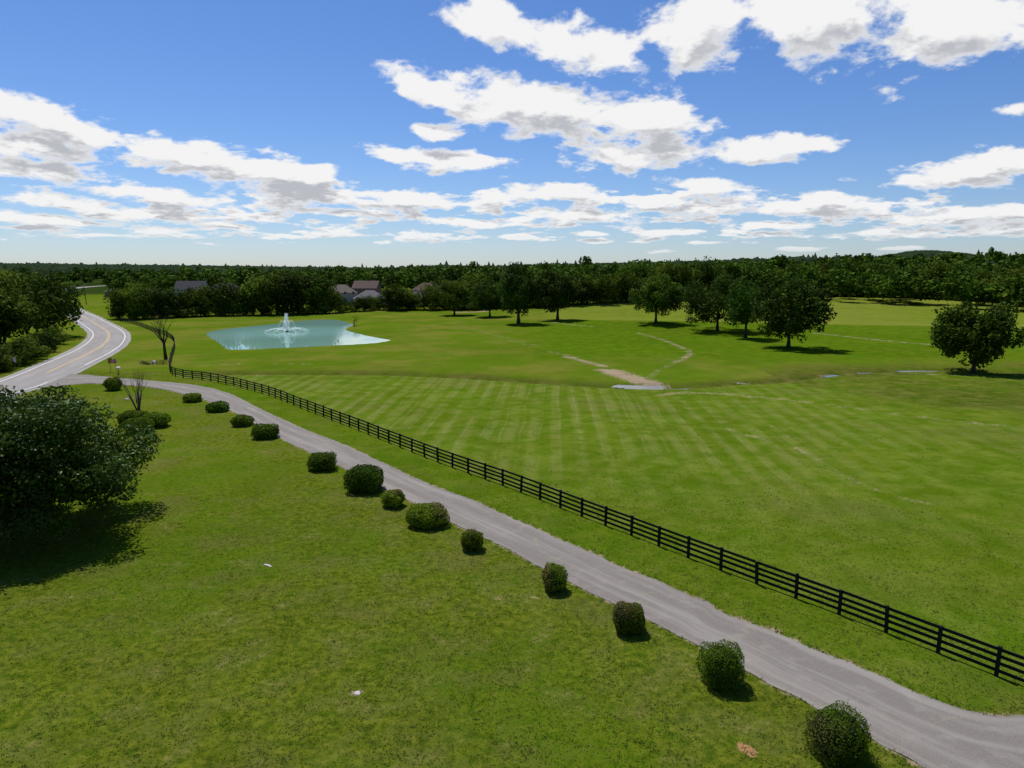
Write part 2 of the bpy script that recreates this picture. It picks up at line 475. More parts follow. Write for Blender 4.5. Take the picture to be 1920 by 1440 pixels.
def ground_mat():
    m, T, b, out = material('grass_ground')
    geo = T.n('ShaderNodeNewGeometry'); P = geo.outputs['Position']
    x, y, z = T.sep(P)
    fine = T.noise(P, 9.0, 5.0, 0.7)
    tuft = T.noise(P, 2.2, 5.0, 0.62)
    mid = T.noise(P, 0.42, 5.0, 0.6, 0.4)
    wide = T.noise(P, 0.06, 4.0, 0.55)
    huge = T.noise(P, 0.013, 3.0, 0.5)
    # lawn
    g1 = T.mix(T.ramp(tuft, 0.3, 0.72), (0.052, 0.086, 0.007), (0.150, 0.172, 0.020))
    g1 = T.mix(T.m('MULTIPLY', T.ramp(mid, 0.42, 0.68), 0.62), g1, (0.128, 0.140, 0.030))
    g1 = T.mix(T.m('MULTIPLY', T.ramp(wide, 0.45, 0.62), 0.6), g1, (0.074, 0.128, 0.009))
    g1 = T.mix(T.m('MULTIPLY', T.ramp(T.noise(P, 0.16, 5.0, 0.65), 0.5, 0.68), 0.55), g1, (0.125, 0.118, 0.034))
    strawy = T.m('MULTIPLY', T.ramp(T.m('ADD', T.m('MULTIPLY', mid, 0.5), T.m('MULTIPLY', tuft, 0.5)), 0.56, 0.70), T.attr('dry'))
    g1 = T.mix(T.m('MULTIPLY', strawy, 0.75), g1, (0.235, 0.19, 0.085))
    # mown middle field: pale mower lines
    xr = T.m('SUBTRACT', x, T.m('MULTIPLY', y, 0.055))
    wob = T.m('MULTIPLY', T.m('SUBTRACT', T.noise(P, 0.05, 2.0), 0.5), 1.6)
    ph = T.m('FRACT', T.m('DIVIDE', T.m('ADD', xr, wob), 2.15))
    line = T.m('SUBTRACT', 1.0, T.ramp(T.m('ABSOLUTE', T.m('SUBTRACT', ph, 0.5)), 0.02, 0.11))
    stripe = T.m('FRACT', T.m('DIVIDE', T.m('ADD', xr, wob), 4.3))
    line = T.m('MULTIPLY', line, T.ramp(T.m('ADD', T.m('MULTIPLY', mid, 0.45), T.m('MULTIPLY', wide, 0.55)), 0.38, 0.62))
    line = T.m('MULTIPLY', line, T.m('MULTIPLY', T.ramp(y, 48.0, 85.0), T.m('SUBTRACT', 1.0, T.m('MULTIPLY', T.ramp(x, 15.0, 45.0), 0.85))))
    gf = T.mix(T.ramp(mid, 0.35, 0.66), (0.085, 0.138, 0.010), (0.135, 0.175, 0.024))
    gf = T.mix(T.m('MULTIPLY', T.ramp(tuft, 0.35, 0.75), 0.5), gf, (0.082, 0.130, 0.010))
    soft = T.m('ADD', 0.5, T.m('MULTIPLY', T.m('SINE', T.m('MULTIPLY', T.m('ADD', xr, T.m('MULTIPLY', wob, 0.5)), 2.5)), 0.5))
    far_in = T.m('MULTIPLY', T.ramp(y, 40.0, 70.0), T.m('SUBTRACT', 1.0, T.m('MULTIPLY', T.ramp(x, 20.0, 60.0), 0.7)))
    gf = T.mix(T.m('MULTIPLY', T.m('MULTIPLY', T.ramp(soft, 0.25, 0.95), far_in), T.ramp(T.m('ADD', T.m('MULTIPLY', wide, 0.6), T.m('MULTIPLY', mid, 0.4)), 0.36, 0.62)), gf, T.mix(0.55, gf, (0.20, 0.22, 0.06)))
    gf = T.mix(T.m('MULTIPLY', line, 0.38), gf, (0.25, 0.25, 0.095))
    gf = T.mix(T.m('MULTIPLY', T.ramp(wide, 0.52, 0.68), 0.4), gf, (0.135, 0.14, 0.036))
    col = T.mix(T.attr('field'), g1, gf)
    # pale pasture between creek and crest
    gp = T.mix(T.ramp(wide, 0.4, 0.64), (0.095, 0.150, 0.012), (0.150, 0.165, 0.026))
    gp = T.mix(T.m('MULTIPLY', T.ramp(mid, 0.45, 0.7), 0.5), gp, (0.105, 0.13, 0.018))
    col = T.mix(T.attr('pasture'), col, gp)
    # lush mound
    gl = T.mix(T.ramp(mid, 0.35, 0.7), (0.062, 0.122, 0.007), (0.110, 0.160, 0.013))
    col = T.mix(T.attr('lush'), col, gl)
    # far hayfield with rows running across
    row = T.m('FRACT', T.m('DIVIDE', T.m('ADD', T.m('ADD', y, T.m('MULTIPLY', x, 0.16)), T.m('MULTIPLY', wide, 9.0)), 9.0))
    rl = T.ramp(T.m('ABSOLUTE', T.m('SUBTRACT', row, 0.5)), 0.12, 0.42)
    gh = T.mix(T.ramp(huge, 0.35, 0.65), (0.150, 0.190, 0.024), (0.185, 0.205, 0.036))
    gh = T.mix(T.m('MULTIPLY', rl, 0.42), gh, (0.115, 0.158, 0.016))
    gh = T.mix(T.m('MULTIPLY', T.ramp(mid, 0.55, 0.75), 0.35), gh, (0.30, 0.27, 0.12))
    col = T.mix(T.attr('hay'), col, gh)
    # weeds by the ditch, rough brownish grass
    gw = T.mix(T.ramp(mid, 0.35, 0.7), (0.055, 0.075, 0.010), (0.125, 0.115, 0.030))
    col = T.mix(T.m('MULTIPLY', T.attr('weed'), T.ramp(T.m('ADD', T.m('MULTIPLY', tuft, 0.5), T.m('MULTIPLY', wide, 0.5)), 0.34, 0.58)), col, gw)
    # bare earth and gravel, edges broken up by noise
    dm = T.ramp(T.m('ADD', T.attr('dirt'), T.m('MULTIPLY', T.m('SUBTRACT', T.m('ADD', T.m('MULTIPLY', tuft, 0.6), T.m('MULTIPLY', mid, 0.4)), 0.5), 2.6)), 0.40, 0.95)
    dirt = T.mix(T.ramp(fine, 0.3, 0.7), (0.28, 0.195, 0.13), (0.43, 0.335, 0.25))
    col = T.mix(dm, col, dirt)
    gm = T.ramp(T.m('ADD', T.attr('gravel'), T.m('MULTIPLY', T.m('SUBTRACT', tuft, 0.5), 1.2)), 0.4, 0.65)
    grav = T.mix(T.ramp(fine, 0.3, 0.7), (0.27, 0.255, 0.235), (0.44, 0.42, 0.40))
    col = T.mix(gm, col, grav)
    red = T.ramp(T.m('ADD', T.attr('clay'), T.m('MULTIPLY', T.m('SUBTRACT', tuft, 0.5), 1.2)), 0.4, 0.7)
    col = T.mix(red, col, T.mix(fine, (0.30, 0.15, 0.07), (0.46, 0.27, 0.15)))
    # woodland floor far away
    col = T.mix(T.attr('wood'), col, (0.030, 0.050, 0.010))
    straw = T.noise(P, 5.5, 6.0, 0.72)
    col = T.mix(T.m('MULTIPLY', T.m('MULTIPLY', T.ramp(straw, 0.56, 0.72), T.attr('dry')), 0.5), col, (0.235, 0.205, 0.085))
    col = T.mix(T.m('MULTIPLY', T.ramp(T.noise(P, 4.0, 6.0, 0.7), 0.54, 0.7), 0.45), col, T.mix(0.6, col, (0.012, 0.03, 0.002)))
    col = T.mix(T.m('MULTIPLY', T.ramp(fine, 0.5, 0.8), 0.35), col, T.mix(0.5, col, (0.02, 0.04, 0.004)))
    hs = T.n('ShaderNodeHueSaturation'); hs.inputs['Saturation'].default_value = 1.04; T.link(col, hs.inputs['Color'])
    T.put(hs.inputs['Hue'], T.m('ADD', 0.5035, T.m('MULTIPLY', T.m('SUBTRACT', 0.5, T.noise(P, 0.11, 4.0, 0.6)), 0.035)))
    T.put(hs.inputs['Value'], T.m('ADD', 0.52, T.m('MULTIPLY', T.m('ADD', T.m('MULTIPLY', T.noise(T.v('ADD', P, (9.0, 4.0, 0.0)), 0.21, 5.0, 0.65), 0.6), T.m('MULTIPLY', T.noise(P, 0.035, 3.0, 0.5), 0.4)), 0.80)))
    T.link(hs.outputs[0], b.inputs['Base Color'])
    b.inputs['Roughness'].default_value = 1.0; b.inputs['Specular IOR Level'].default_value = 0.0
    hgt = T.m('ADD', T.m('MULTIPLY', fine, 0.35), T.m('MULTIPLY', tuft, 0.65))
    bump(T, b, hgt, 0.14, 0.9)
    return m


def asphalt_mat(name, c, pale, crack=0.0):
    m, T, b, out = material(name)
    geo = T.n('ShaderNodeNewGeometry'); P = geo.outputs['Position']
    uv = T.n('ShaderNodeUVMap'); u, v, _ = T.sep(uv.outputs[0])
    fine = T.noise(P, 16.0, 4.0, 0.7); mid = T.noise(P, 0.9, 5.0, 0.6); long = T.noise(T.comb(T.m('MULTIPLY', u, 5.0), T.m('MULTIPLY', v, 0.06), 0.0), 1.0, 4.0, 0.6)
    col = T.mix(T.ramp(fine, 0.25, 0.75), tuple(q * 0.8 for q in c), tuple(q * 1.18 for q in c))
    col = T.mix(T.m('MULTIPLY', T.ramp(long, 0.42, 0.68), 0.6), col, pale)
    col = T.mix(T.m('MULTIPLY', T.ramp(mid, 0.5, 0.75), 0.4), col, pale)
    if crack:
        vo = T.n('ShaderNodeTexVoronoi', feature='DISTANCE_TO_EDGE')
        T.link(T.v('ADD', P, T.comb(T.m('MULTIPLY', mid, 1.5), T.m('MULTIPLY', mid, -1.2), 0.0)), vo.inputs['Vector']); vo.inputs['Scale'].default_value = 0.16
        ck = T.m('MULTIPLY', T.m('SUBTRACT', 1.0, T.ramp(vo.outputs['Distance'], 0.003, 0.011)), T.ramp(mid, 0.42, 0.6))
        col = T.mix(T.m('MULTIPLY', ck, crack), col, (0.25, 0.22, 0.14))
    T.link(col, b.inputs['Base Color'])
    b.inputs['Roughness'].default_value = 0.85; b.inputs['Specular IOR Level'].default_value = 0.2
    bump(T, b, fine, 0.02, 0.6)
    return m


def line_mat(name, c):
    m, T, b, out = material(name)
    geo = T.n('ShaderNodeNewGeometry')
    n = T.noise(geo.outputs['Position'], 2.5, 5.0, 0.7)
    T.link(T.mix(T.ramp(n, 0.45, 0.8), c, (0.30, 0.28, 0.26)), b.inputs['Base Color']); b.inputs['Roughness'].default_value = 0.8
    return m


def water_mat(name, c, rough=0.04, ripple=0.02, centre=None):
    m, T, b, out = material(name)
    geo = T.n('ShaderNodeNewGeometry'); P = geo.outputs['Position']
    n = T.noise(P, 1.3, 3.0, 0.6); w = T.noise(P, 0.05, 3.0, 0.5)
    T.link(T.mix(w, tuple(q * 0.85 for q in c), tuple(q * 1.12 for q in c)), b.inputs['Base Color'])
    b.inputs['Roughness'].default_value = rough; b.inputs['IOR'].default_value = 1.33; b.inputs['Specular IOR Level'].default_value = 0.5
    if centre is not None:                      # the fountain stirs the water round it
        dd = T.v('LENGTH', T.v('SUBTRACT', P, tuple(centre)))
        near = T.m('SUBTRACT', 1.0, T.ramp(dd, 6.0, 42.0))
        T.put(b.inputs['Roughness'], T.m('ADD', rough, T.m('MULTIPLY', near, 0.14)))
        n = T.m('MULTIPLY', n, T.m('ADD', 0.25, T.m('MULTIPLY', near, 1.6)))
    bump(T, b, n, ripple, 0.5)
    return m


# ------------------------------------------------------------------ ground sheet
def build_ground():
    rr = np.concatenate([np.geomspace(5, 60, 150, endpoint=False), np.geomspace(60, 330, 215, endpoint=False), np.geomspace(330, 9000, 190)])
    fine = np.arange(-52, 52.01, 0.2); coarse = np.arange(54, 307, 3.0)
    az = np.radians(np.concatenate([fine, coarse])); na = len(az); nr = len(rr)
    A, Rr = np.meshgrid(az, rr, indexing='ij')
    X = Rr * np.sin(A); Y = Rr * np.cos(A)
    Z = height(X, Y)
    V = np.stack([X.ravel(), Y.ravel(), Z.ravel()], 1)
    V = np.vstack([V, [[0, 0, 0]]])
    i, j = np.meshgrid(np.arange(na), np.arange(nr - 1), indexing='ij')
    i2 = (i + 1) % na
    F = np.stack([i * nr + j, i * nr + j + 1, i2 * nr + j + 1, i2 * nr + j], -1).reshape(-1, 4)
    ctr = np.stack([np.full(na, na * nr), np.arange(na) * nr, ((np.arange(na) + 1) % na) * nr], 1)
    F = np.vstack([F[:, ::-1]])
    me = np_mesh('ground', V, F[:, ::-1], ground_mat(), True)
    P = V[:, :2]; n = len(P); r = np.hypot(P[:, 0], P[:, 1]); xs, ys = P[:, 0], P[:, 1]
    at = {k: np.zeros(n, np.float32) for k in ('dry', 'field', 'pasture', 'lush', 'hay', 'weed', 'dirt', 'gravel', 'clay', 'wood')}
    fl = np.array(FENCE_LINE)
    at['dry'][:] = 0.35 + 0.65 * sstep(62, 30, ys)
    near = r < 700
    # right of the fence: mown field as far as the creek
    fx = np.interp(ys, fl[::-1, 1] if fl[0, 1] > fl[-1, 1] else fl[:, 1], fl[::-1, 0] if fl[0, 1] > fl[-1, 1] else fl[:, 0])
    right = sstep(-0.2, 0.4, xs - fx)
    cy = np.interp(xs, CREEK[:, 0], CREEK[:, 1])
    beyond = sstep(-1.0, 2.0, ys - cy)
    at['field'] = (right * (1 - beyond) * (r < 400)).astype(np.float32)
    at['pasture'] = (beyond * (r < 700)).astype(np.float32)
    mound = sstep(-18, 6, xs - 8) * (1 - sstep(110, 190, xs)) * sstep(130, 150, ys - 0.05 * xs) * (1 - sstep(243, 250, ys + 0.28 * (xs - 20)))
    at['lush'] = (mound * 0.85).astype(np.float32)
    strip_l = (right < 0.5) & (ys < 112) & (xs > np.interp(ys, [q[1] for q in DRIVE_UP[::-1]], [q[0] for q in DRIVE_UP[::-1]]))
    at['lush'] = np.maximum(at['lush'], np.where(strip_l & (r < 140), 0.55, 0)).astype(np.float32)
    at['hay'] = (sstep(246, 252, ys + 0.28 * (xs - 20)) * sstep(-6, 6, xs - 14 + 0.0 * ys) * (r < 800)).astype(np.float32)
    k = near
    d, _ = seg_dist(P[k], CREEK)
    at['weed'][k] = np.maximum(0.95 * (1 - sstep(1.0, 4.0, d)), 0.75 * (1 - sstep(5, 14, np.abs(d))) * (xs[k] > 45))
    at['dirt'][k] = np.maximum(at['dirt'][k], 0.42 * (1 - sstep(0.3, 1.4, d)))
    rough_right = sstep(45, 60, xs) * sstep(88, 96, ys + 0.0 * xs) * (1 - sstep(112, 122, ys))
    at['weed'] = np.maximum(at['weed'], 0.8 * rough_right).astype(np.float32)
    def trail(pix, w, a, key='dirt'):
        pts = smooth_line([flat(*q) for q in pix], 1.0)
        d, _ = seg_dist(P[k], pts)
        at[key][k] = np.maximum(at[key][k], a * (1 - sstep(w * 0.1, w * 1.7, d)))
    trail([(1140, 694), (1168, 703), (1205, 714), (1228, 719)], 3.0, 0.95)
    trail([(1060, 668), (1090, 676), (1130, 686)], 1.7, 0.72)
    trail([(1030, 660), (1060, 666), (1078, 669)], 1.2, 0.55)
    trail([(1195, 624), (1235, 634), (1270, 648), (1293, 661), (1285, 672), (1265, 680)], 1.3, 0.62)
    trail([(1265, 680), (1235, 694), (1215, 708)], 1.0, 0.5)
    trail([(1240, 739), (1290, 736), (1350, 738), (1420, 744), (1500, 752)], 1.1, 0.56)
    trail([(1238, 741), (1262, 738), (1285, 734)], 1.0, 0.55)
    trail([(1500, 752), (1600, 765), (1750, 785), (1905, 800)], 1.3, 0.5)
    trail([(1365, 805), (1400, 815), (1445, 828)], 0.5, 0.68)
    trail([(1440, 795), (1470, 815), (1480, 820)], 0.5, 0.5)
    trail([(1490, 838), (1600, 900), (1680, 930), (1740, 945)], 0.5, 0.5)
    trail([(1690, 700), (1740, 702), (1800, 704), (1830, 704)], 0.8, 0.7)
    trail([(1530, 627), (1600, 633), (1680, 641), (1760, 647)], 2.0, 0.66)
    trail([(1010, 604), (1050, 609), (1110, 614)], 1.6, 0.6)
    trail([(860, 611), (930, 630), (1000, 650)], 2.5, 0.42)
    trail([(858, 586), (890, 586), (915, 585)], 2.5, 0.9)
    trail([(420, 681), (450, 680)], 1.2, 0.55); trail([(515, 681), (550, 681)], 1.2, 0.52); trail([(570, 682), (580, 682)], 1.0, 0.6)
    for a, b_ in ((338, 695), (390, 683), (1390, 712), (1475, 712), (1555, 699), (1565, 701), (1625, 694)):
        trail([(a - 16, b_), (a + 16, b_)], 0.6, 0.6 if a > 1000 else 0.4, 'gravel' if a > 1000 else 'dirt')
    trail([(778, 765), (800, 764)], 0.35, 0.6); trail([(830, 757), (845, 752)], 0.3, 0.6)
    for q in ((670, 1299), (500, 1060), (140, 1120), (1090, 1277), (530, 860), (1010, 1120)):
        trail([(q[0] - 8, q[1]), (q[0] + 8, q[1])], 0.28, 0.75 if q[0] in (670, 500) else 0.5)
    trail([(1392, 1402), (1410, 1410)], 0.32, 0.95, 'clay'); trail([(1432, 1345), (1440, 1352)], 0.16, 0.8, 'clay')
    # crumbling verge of the driveway
    d, _ = seg_dist(P[k], DRIVE_POLY + DRIVE_POLY[:1]); ins = inside(P[k], DRIVE_POLY)
    at['dirt'][k] = np.maximum(at['dirt'][k], np.where(ins, 0.9, 0.72 * (1 - sstep(0.0, 0.42, d))))
    d, _ = seg_dist(P[k], ROAD_C)
    at['gravel'][k] = np.maximum(at['gravel'][k], 1.0 - sstep(4.9, 5.9, d))
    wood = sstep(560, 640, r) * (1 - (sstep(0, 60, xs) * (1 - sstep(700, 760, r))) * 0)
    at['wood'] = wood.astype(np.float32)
    for kk, a in at.items():
        q = me.attributes.new(kk, 'FLOAT', 'POINT'); q.data.foreach_set('value', np.clip(a, 0, 1).astype(np.float32))
    o = ob('ground', me); tag(o, kind='structure')


# fence line on the ground, far end first
FENCE_LINE = smooth_line([flat(x, y) for x, y in [(226, 602), (244, 605), (268, 613), (292, 623), (312, 630), (325, 639), (327, 650), (322, 668), (318.5, 686), (319, 697), (325, 704.5),
                          (337.5, 707.5), (362, 710.5), (388, 713.5), (415, 718.7), (441, 724), (467, 731), (490, 737), (510.7, 743.5), (531, 752), (566, 766), (615, 785), (664, 804), (716, 825),
                          (776, 849), (846, 876), (900, 895), (960, 917), (1029, 944), (1109, 976), (1204, 1012), (1313, 1055), (1446, 1105), (1610, 1166.5), (1812, 1246), (1930, 1292), (2100, 1360)]], 0.25)
build_ground()

# ------------------------------------------------------------------ roads
def strip_mesh(name, L, Rr, mat, lift, cols=5, outer=None):
    L = np.asarray(L, float); Rr = np.asarray(Rr, float); n = len(L)
    V, uv = [], []
    s = np.concatenate([[0], np.cumsum(np.hypot(*np.diff((L + Rr) / 2, axis=0).T))])
    for i in range(n):
        for c in range(cols):
            f = c / (cols - 1); p = L[i] * (1 - f) + Rr[i] * f
            if outer is not None and c in (0, cols - 1): p = outer[0 if c == 0 else 1][i]
            V.append((p[0], p[1], 0)); uv.append((f, s[i]))
    V = np.array(V); V[:, 2] = height(V[:, 0], V[:, 1], False) + lift
    i, c = np.meshgrid(np.arange(n - 1), np.arange(cols - 1), indexing='ij')
    F = np.stack([i * cols + c, i * cols + c + 1, (i + 1) * cols + c + 1, (i + 1) * cols + c], -1).reshape(-1, 4)
    me = np_mesh(name, V, F, mat, True)
    ul = me.uv_layers.new(name='UVMap'); uv = np.array(uv, np.float32)
    ul.data.foreach_set('uv', uv[F.ravel()].ravel())
    return me


def offset_line(C, o):
    d = np.gradient(C, axis=0); d /= np.hypot(d[:, 0], d[:, 1])[:, None] + 1e-9
    return C + np.stack([d[:, 1], -d[:, 0]], 1) * (o[:, None] if isinstance(o, np.ndarray) else o)


M_ROAD = asphalt_mat('road_asphalt', (0.255, 0.235, 0.215), (0.335, 0.311, 0.287))
M_DRIVE = asphalt_mat('drive_asphalt', (0.185, 0.166, 0.143), (0.305, 0.280, 0.246), 0.6)
M_YELLOW = line_mat('yellow_paint', (0.62, 0.40, 0.10))
M_WHITE = line_mat('white_paint', (0.78, 0.78, 0.77))
road = ob('country_road', strip_mesh('country_road', offset_line(ROAD_C, -4.6), offset_line(ROAD_C, 4.6), M_ROAD, 0.03)); tag(road, kind='structure')
ri = lambda px, py: int(np.argmin(np.hypot(*(ROAD_C - np.array(flat(px, py))).T)))
for a, b_ in ((0, ri(24, 725)), (ri(84, 702), len(ROAD_C))):
    for o in (-0.16, 0.16):
        C = offset_line(ROAD_C, o)[a:b_]
        ob('centre_line', strip_mesh('centre_line', offset_line(C, -0.07), offset_line(C, 0.07), M_YELLOW, 0.036, 2), road)
for o, cuts in ((-3.85, ((0, len(ROAD_C)),)), (3.85, ((0, ri(55, 715)), (ri(118, 686), len(ROAD_C))))):
    for a, b_ in cuts:
        C = offset_line(ROAD_C, o)[a:b_]
        ob('edge_line', strip_mesh('edge_line', offset_line(C, -0.09), offset_line(C, 0.09), M_WHITE, 0.036, 2), road)


def rough_edge(pts, amp, seed):
    L = smooth_line(pts, 0.3); q = np.arange(len(L)) * 0.3
    r2 = np.random.default_rng(seed); w = np.zeros(len(L))
    for k in range(26):
        f = r2.uniform(1.0, 8.5); w += np.sin(q * f + r2.uniform(0, 6.3)) / (0.8 + f)
    return offset_line(L, w * amp)


def resample(L, n):
    s = np.concatenate([[0], np.cumsum(np.hypot(*np.diff(L, axis=0).T))]); q = np.linspace(0, s[-1], n)
    return np.stack([np.interp(q, s, L[:, k]) for k in range(2)], 1)


du, dl = rough_edge(DRIVE_UP, 0.07, 3), rough_edge(DRIVE_LO, 0.05, 4)
n_d = 620
drive = ob('driveway', strip_mesh('driveway', resample(smooth_line(DRIVE_UP, 0.3), n_d), resample(smooth_line(DRIVE_LO, 0.3), n_d), M_DRIVE, 0.015, 9, (resample(du, n_d), resample(dl, n_d)))); tag(drive, kind='structure')

# ------------------------------------------------------------------ pond, puddles
FOUNT = Vector((*flat(538, 622, POND_Z), POND_Z))
M_POND = water_mat('pond_water', (0.215, 0.41, 0.325), 0.02, 0.007, FOUNT)
M_PUDDLE = water_mat('puddle_water', (0.13, 0.125, 0.115), 0.10, 0.01)
def sheet(name, pts, z, mat):
    me = bpy.data.meshes.new(name)
    me.from_pydata([(p[0], p[1], z) for p in pts], [], [tuple(range(len(pts)))]); me.materials.append(mat)
    o = ob(name, me); tag(o, kind='structure'); return o
ctr = POND.mean(0)
sheet('pond_water', ctr + (POND - ctr) * 1.03, POND_Z, M_POND)
def puddle(outline):
    pts = smooth_line([flat(*q) for q in outline] + [flat(*outline[0])], 0.4)[:-1]
    w = np.random.default_rng(int(outline[0][0])).normal(0, 0.10, pts.shape); pts = pts + w
    c0 = pts.mean(0); z = float(np.percentile(height(pts[:, 0], pts[:, 1], True), 45)) + 0.02
    pts = c0 + (pts - c0) * (1.08 if outline[0][0] < 1200 else 0.92)
    sheet('puddle', pts, z, M_PUDDLE)
puddle([(1148, 722), (1165, 717.5), (1205, 716.5), (1235, 719), (1242, 723), (1232, 729), (1205, 729.5), (1175, 725)])
puddle([(1245, 721.5), (1270, 719), (1293, 719.5), (1285, 723), (1255, 724)])
puddle([(1672, 690.5), (1700, 688), (1735, 688.5), (1765, 690.5), (1740, 693), (1700, 692.5)])
puddle([(1590, 694), (1620, 693), (1655, 695), (1625, 696)])
puddle([(1540, 700), (1556, 697), (1575, 699), (1560, 703)])

# ------------------------------------------------------------------ foliage
def leaf_quads(C, N, size, r2, asp=0.62, fold=0.0):
    """leaf-shaped faces at points C facing roughly N"""
    n = len(C)
    N = N / (np.linalg.norm(N, axis=1)[:, None] + 1e-9)
    a = r2.normal(size=(n, 3)); U = np.cross(N, a); U /= np.linalg.norm(U, axis=1)[:, None] + 1e-9
    W = np.cross(N, U)
    s = (size * r2.uniform(0.6, 1.35, n))[:, None]
    V = np.stack([C - U * s * 0.5, C + W * s * asp * 0.5 - U * s * 0.05, C + U * s * 0.5, C - W * s * asp * 0.5 - U * s * 0.05], 1).reshape(-1, 3)
    F = np.arange(4 * n).reshape(-1, 4)
    return V, F


def crown_points(seed, rx, rz, n, lobes=26, low=0.55, lobe_r=0.36, flat_top=0.0, spread=0.72):
    """points and normals of leaves gathered in clumps through an uneven crown centred on 0"""
    r2 = np.random.default_rng(seed)
    cs, rs = [], []
    for k in range(lobes):
        u = r2.normal(size=3); u /= np.linalg.norm(u)
        if u[2] < 0: u[2] *= low
        q = r2.uniform(0.45, 1.0) ** 0.6 * spread
        cs.append(u * q); rs.append(lobe_r * r2.uniform(0.6, 1.25))
    cs = np.array(cs); rs = np.array(rs)
    w = rs ** 2; w /= w.sum()
    per = r2.choice(lobes, n, p=w)
    u = r2.normal(size=(n, 3)); u /= np.linalg.norm(u, axis=1)[:, None]
    # second level of clumps
    sub = r2.normal(size=(lobes, 9, 3)); sub /= np.linalg.norm(sub, axis=2)[..., None]
    ks = r2.integers(0, 9, n)
    cc = cs[per] + sub[per, ks] * (rs[per] * 0.68)[:, None]
    rr = rs[per] * r2.uniform(0.34, 0.56, n) * r2.uniform(0.35, 1.0, n) ** 0.4
    C = cc + u * rr[:, None]
    fill = r2.uniform(0, 1, n) < 0.24          # leaves and twigs inside the crown
    k = int(fill.sum())
    C[fill] = cs[per[fill]] * r2.uniform(0.1, 0.95, k)[:, None] + r2.normal(0, 0.13, (k, 3))
    N = u * 0.8 + r2.normal(size=(n, 3)) * 0.55 + np.array([0, 0, 0.5])
    C = C * np.array([rx, rx, rz])
    return C, N, cs * np.array([rx, rx, rz]), r2


def trunk_mesh(name, h_base, h_top, r0, targets, r2, mat, bend=0.3):
    mb = MB()
    pts = [(0, 0, -0.3)]
    nseg = 6
    off = np.zeros(2)
    for i in range(1, nseg + 1):
        off = off + r2.normal(0, bend * 0.12, 2)
        pts.append((off[0], off[1], h_top * i / nseg))
    rad = [r0 * 1.55] + [r0 * (1.05 - 0.75 * i / nseg) for i in range(1, nseg + 1)]
    mb.tube(pts, rad, 8)
    for t in targets:
        f = r2.uniform(0.0, 0.75); z0 = h_base + (h_top - h_base) * f * 0.8
        q = min(nseg - 1, int(z0 / h_top * nseg)); a = Vector(pts[q]).lerp(Vector(pts[q + 1]), z0 / h_top * nseg - q) if q + 1 <= nseg else Vector(pts[q])
        b = Vector(t); mid = a.lerp(b, 0.5) + Vector((r2.normal(0, .3), r2.normal(0, .3), -0.08 * (b - a).length))
        rr = r0 * r2.uniform(0.25, 0.5)
        mb.tube([a, a.lerp(mid, 0.6) + Vector((0, 0, .1)), mid, b], [rr, rr * 0.8, rr * 0.6, rr * 0.2], 5)
    return mb.mesh(name, mat, True)


def tree_meshes(seed, H, rx, trunk_h, n, leaf, mat, r0=None, lobes=26, low=0.55, lobe_r=0.36, spread=0.72, bark=M_BARK):
    rz = (H - trunk_h) / 2.0; zc = trunk_h + rz
    C, N, lc, r2 = crown_points(seed, rx, rz, n, lobes, low, lobe_r, spread=spread)
    # shift so the outline reaches the wished height and width
    hi, lo = np.percentile(C[:, 2], 99.7), np.percentile(C[:, 2], 0.3)
    C[:, 2] = (C[:, 2] - lo) / (hi - lo) * (H - trunk_h) + trunk_h
    wx = np.percentile(np.abs(C[:, 0]), 98.8)
    C[:, :2] *= rx / wx
    V, F = leaf_quads(C, N, leaf, r2)
    cm = np_mesh('crown', V, F, mat)
    lc = lc + np.array([0, 0, zc])
    pick = lc[r2.permutation(len(lc))[:12]]
    tm = trunk_mesh('trunk', trunk_h * 0.75, H * 0.72, r0 or H * 0.022, pick, r2, bark)
    return tm, cm


def plant_tree(meshes, loc, name, label, cat='tree', group=None, rz=0.0, sc=(1, 1, 1)):
    e = ob(name, None, None, loc, rz, sc); e.empty_display_size = 0.5
    ob('trunk', meshes[0], e); ob('crown', meshes[1], e)
    tag(e, label, cat, group); return e


# the nine trees of the open field -------------------------------------------------
FIELD = [(972, 607, 1010, 935, 498, 588, 'tall dark dense tree with a pointed top in front of the wood', 31, M_LEAF, 0.30),
         (1046, 600, 1086, 1004, 510, 583, 'dark round-headed field tree at the hayfield edge, next to the tall pointed dark tree', 32, M_LEAF, 0.34),
         (921, 594, 948, 884, 531, 580, 'small tree with thin trunk between the pale green tree and the tall pointed tree', 33, M_LEAF, 0.36),
         (853, 591, 886, 816, 528, 577, 'pale yellow-green small tree at the edge of the wood beside bare sandy ground', 34, M_LEAF_LIGHT, 0.34),
         (1230, 606, 1278, 1180, 518, 588, 'open-crowned mid green tree standing alone on the crest of the hayfield', 35, M_LEAF_LIGHT, 0.30),
         (1352, 620, 1402, 1274, 521, 606, 'broad spreading dark tree with a low left limb, in the group of three field trees', 36, M_LEAF, 0.30),
         (1398, 634, 1428, 1366, 527, 606, 'slender tree with long bare trunk, middle of the group of three field trees', 37, M_LEAF, 0.40),
         (1474, 653, 1544, 1420, 526, 634, 'dark round tree with ragged outline and oval shadow, foremost of the three field trees', 38, M_LEAF, 0.30),
         (1825, 697, 1900, 1748, 573, 684, 'wide low-branched tree on short trunk beside the long blue puddle', 46, M_LEAF, 0.34)]
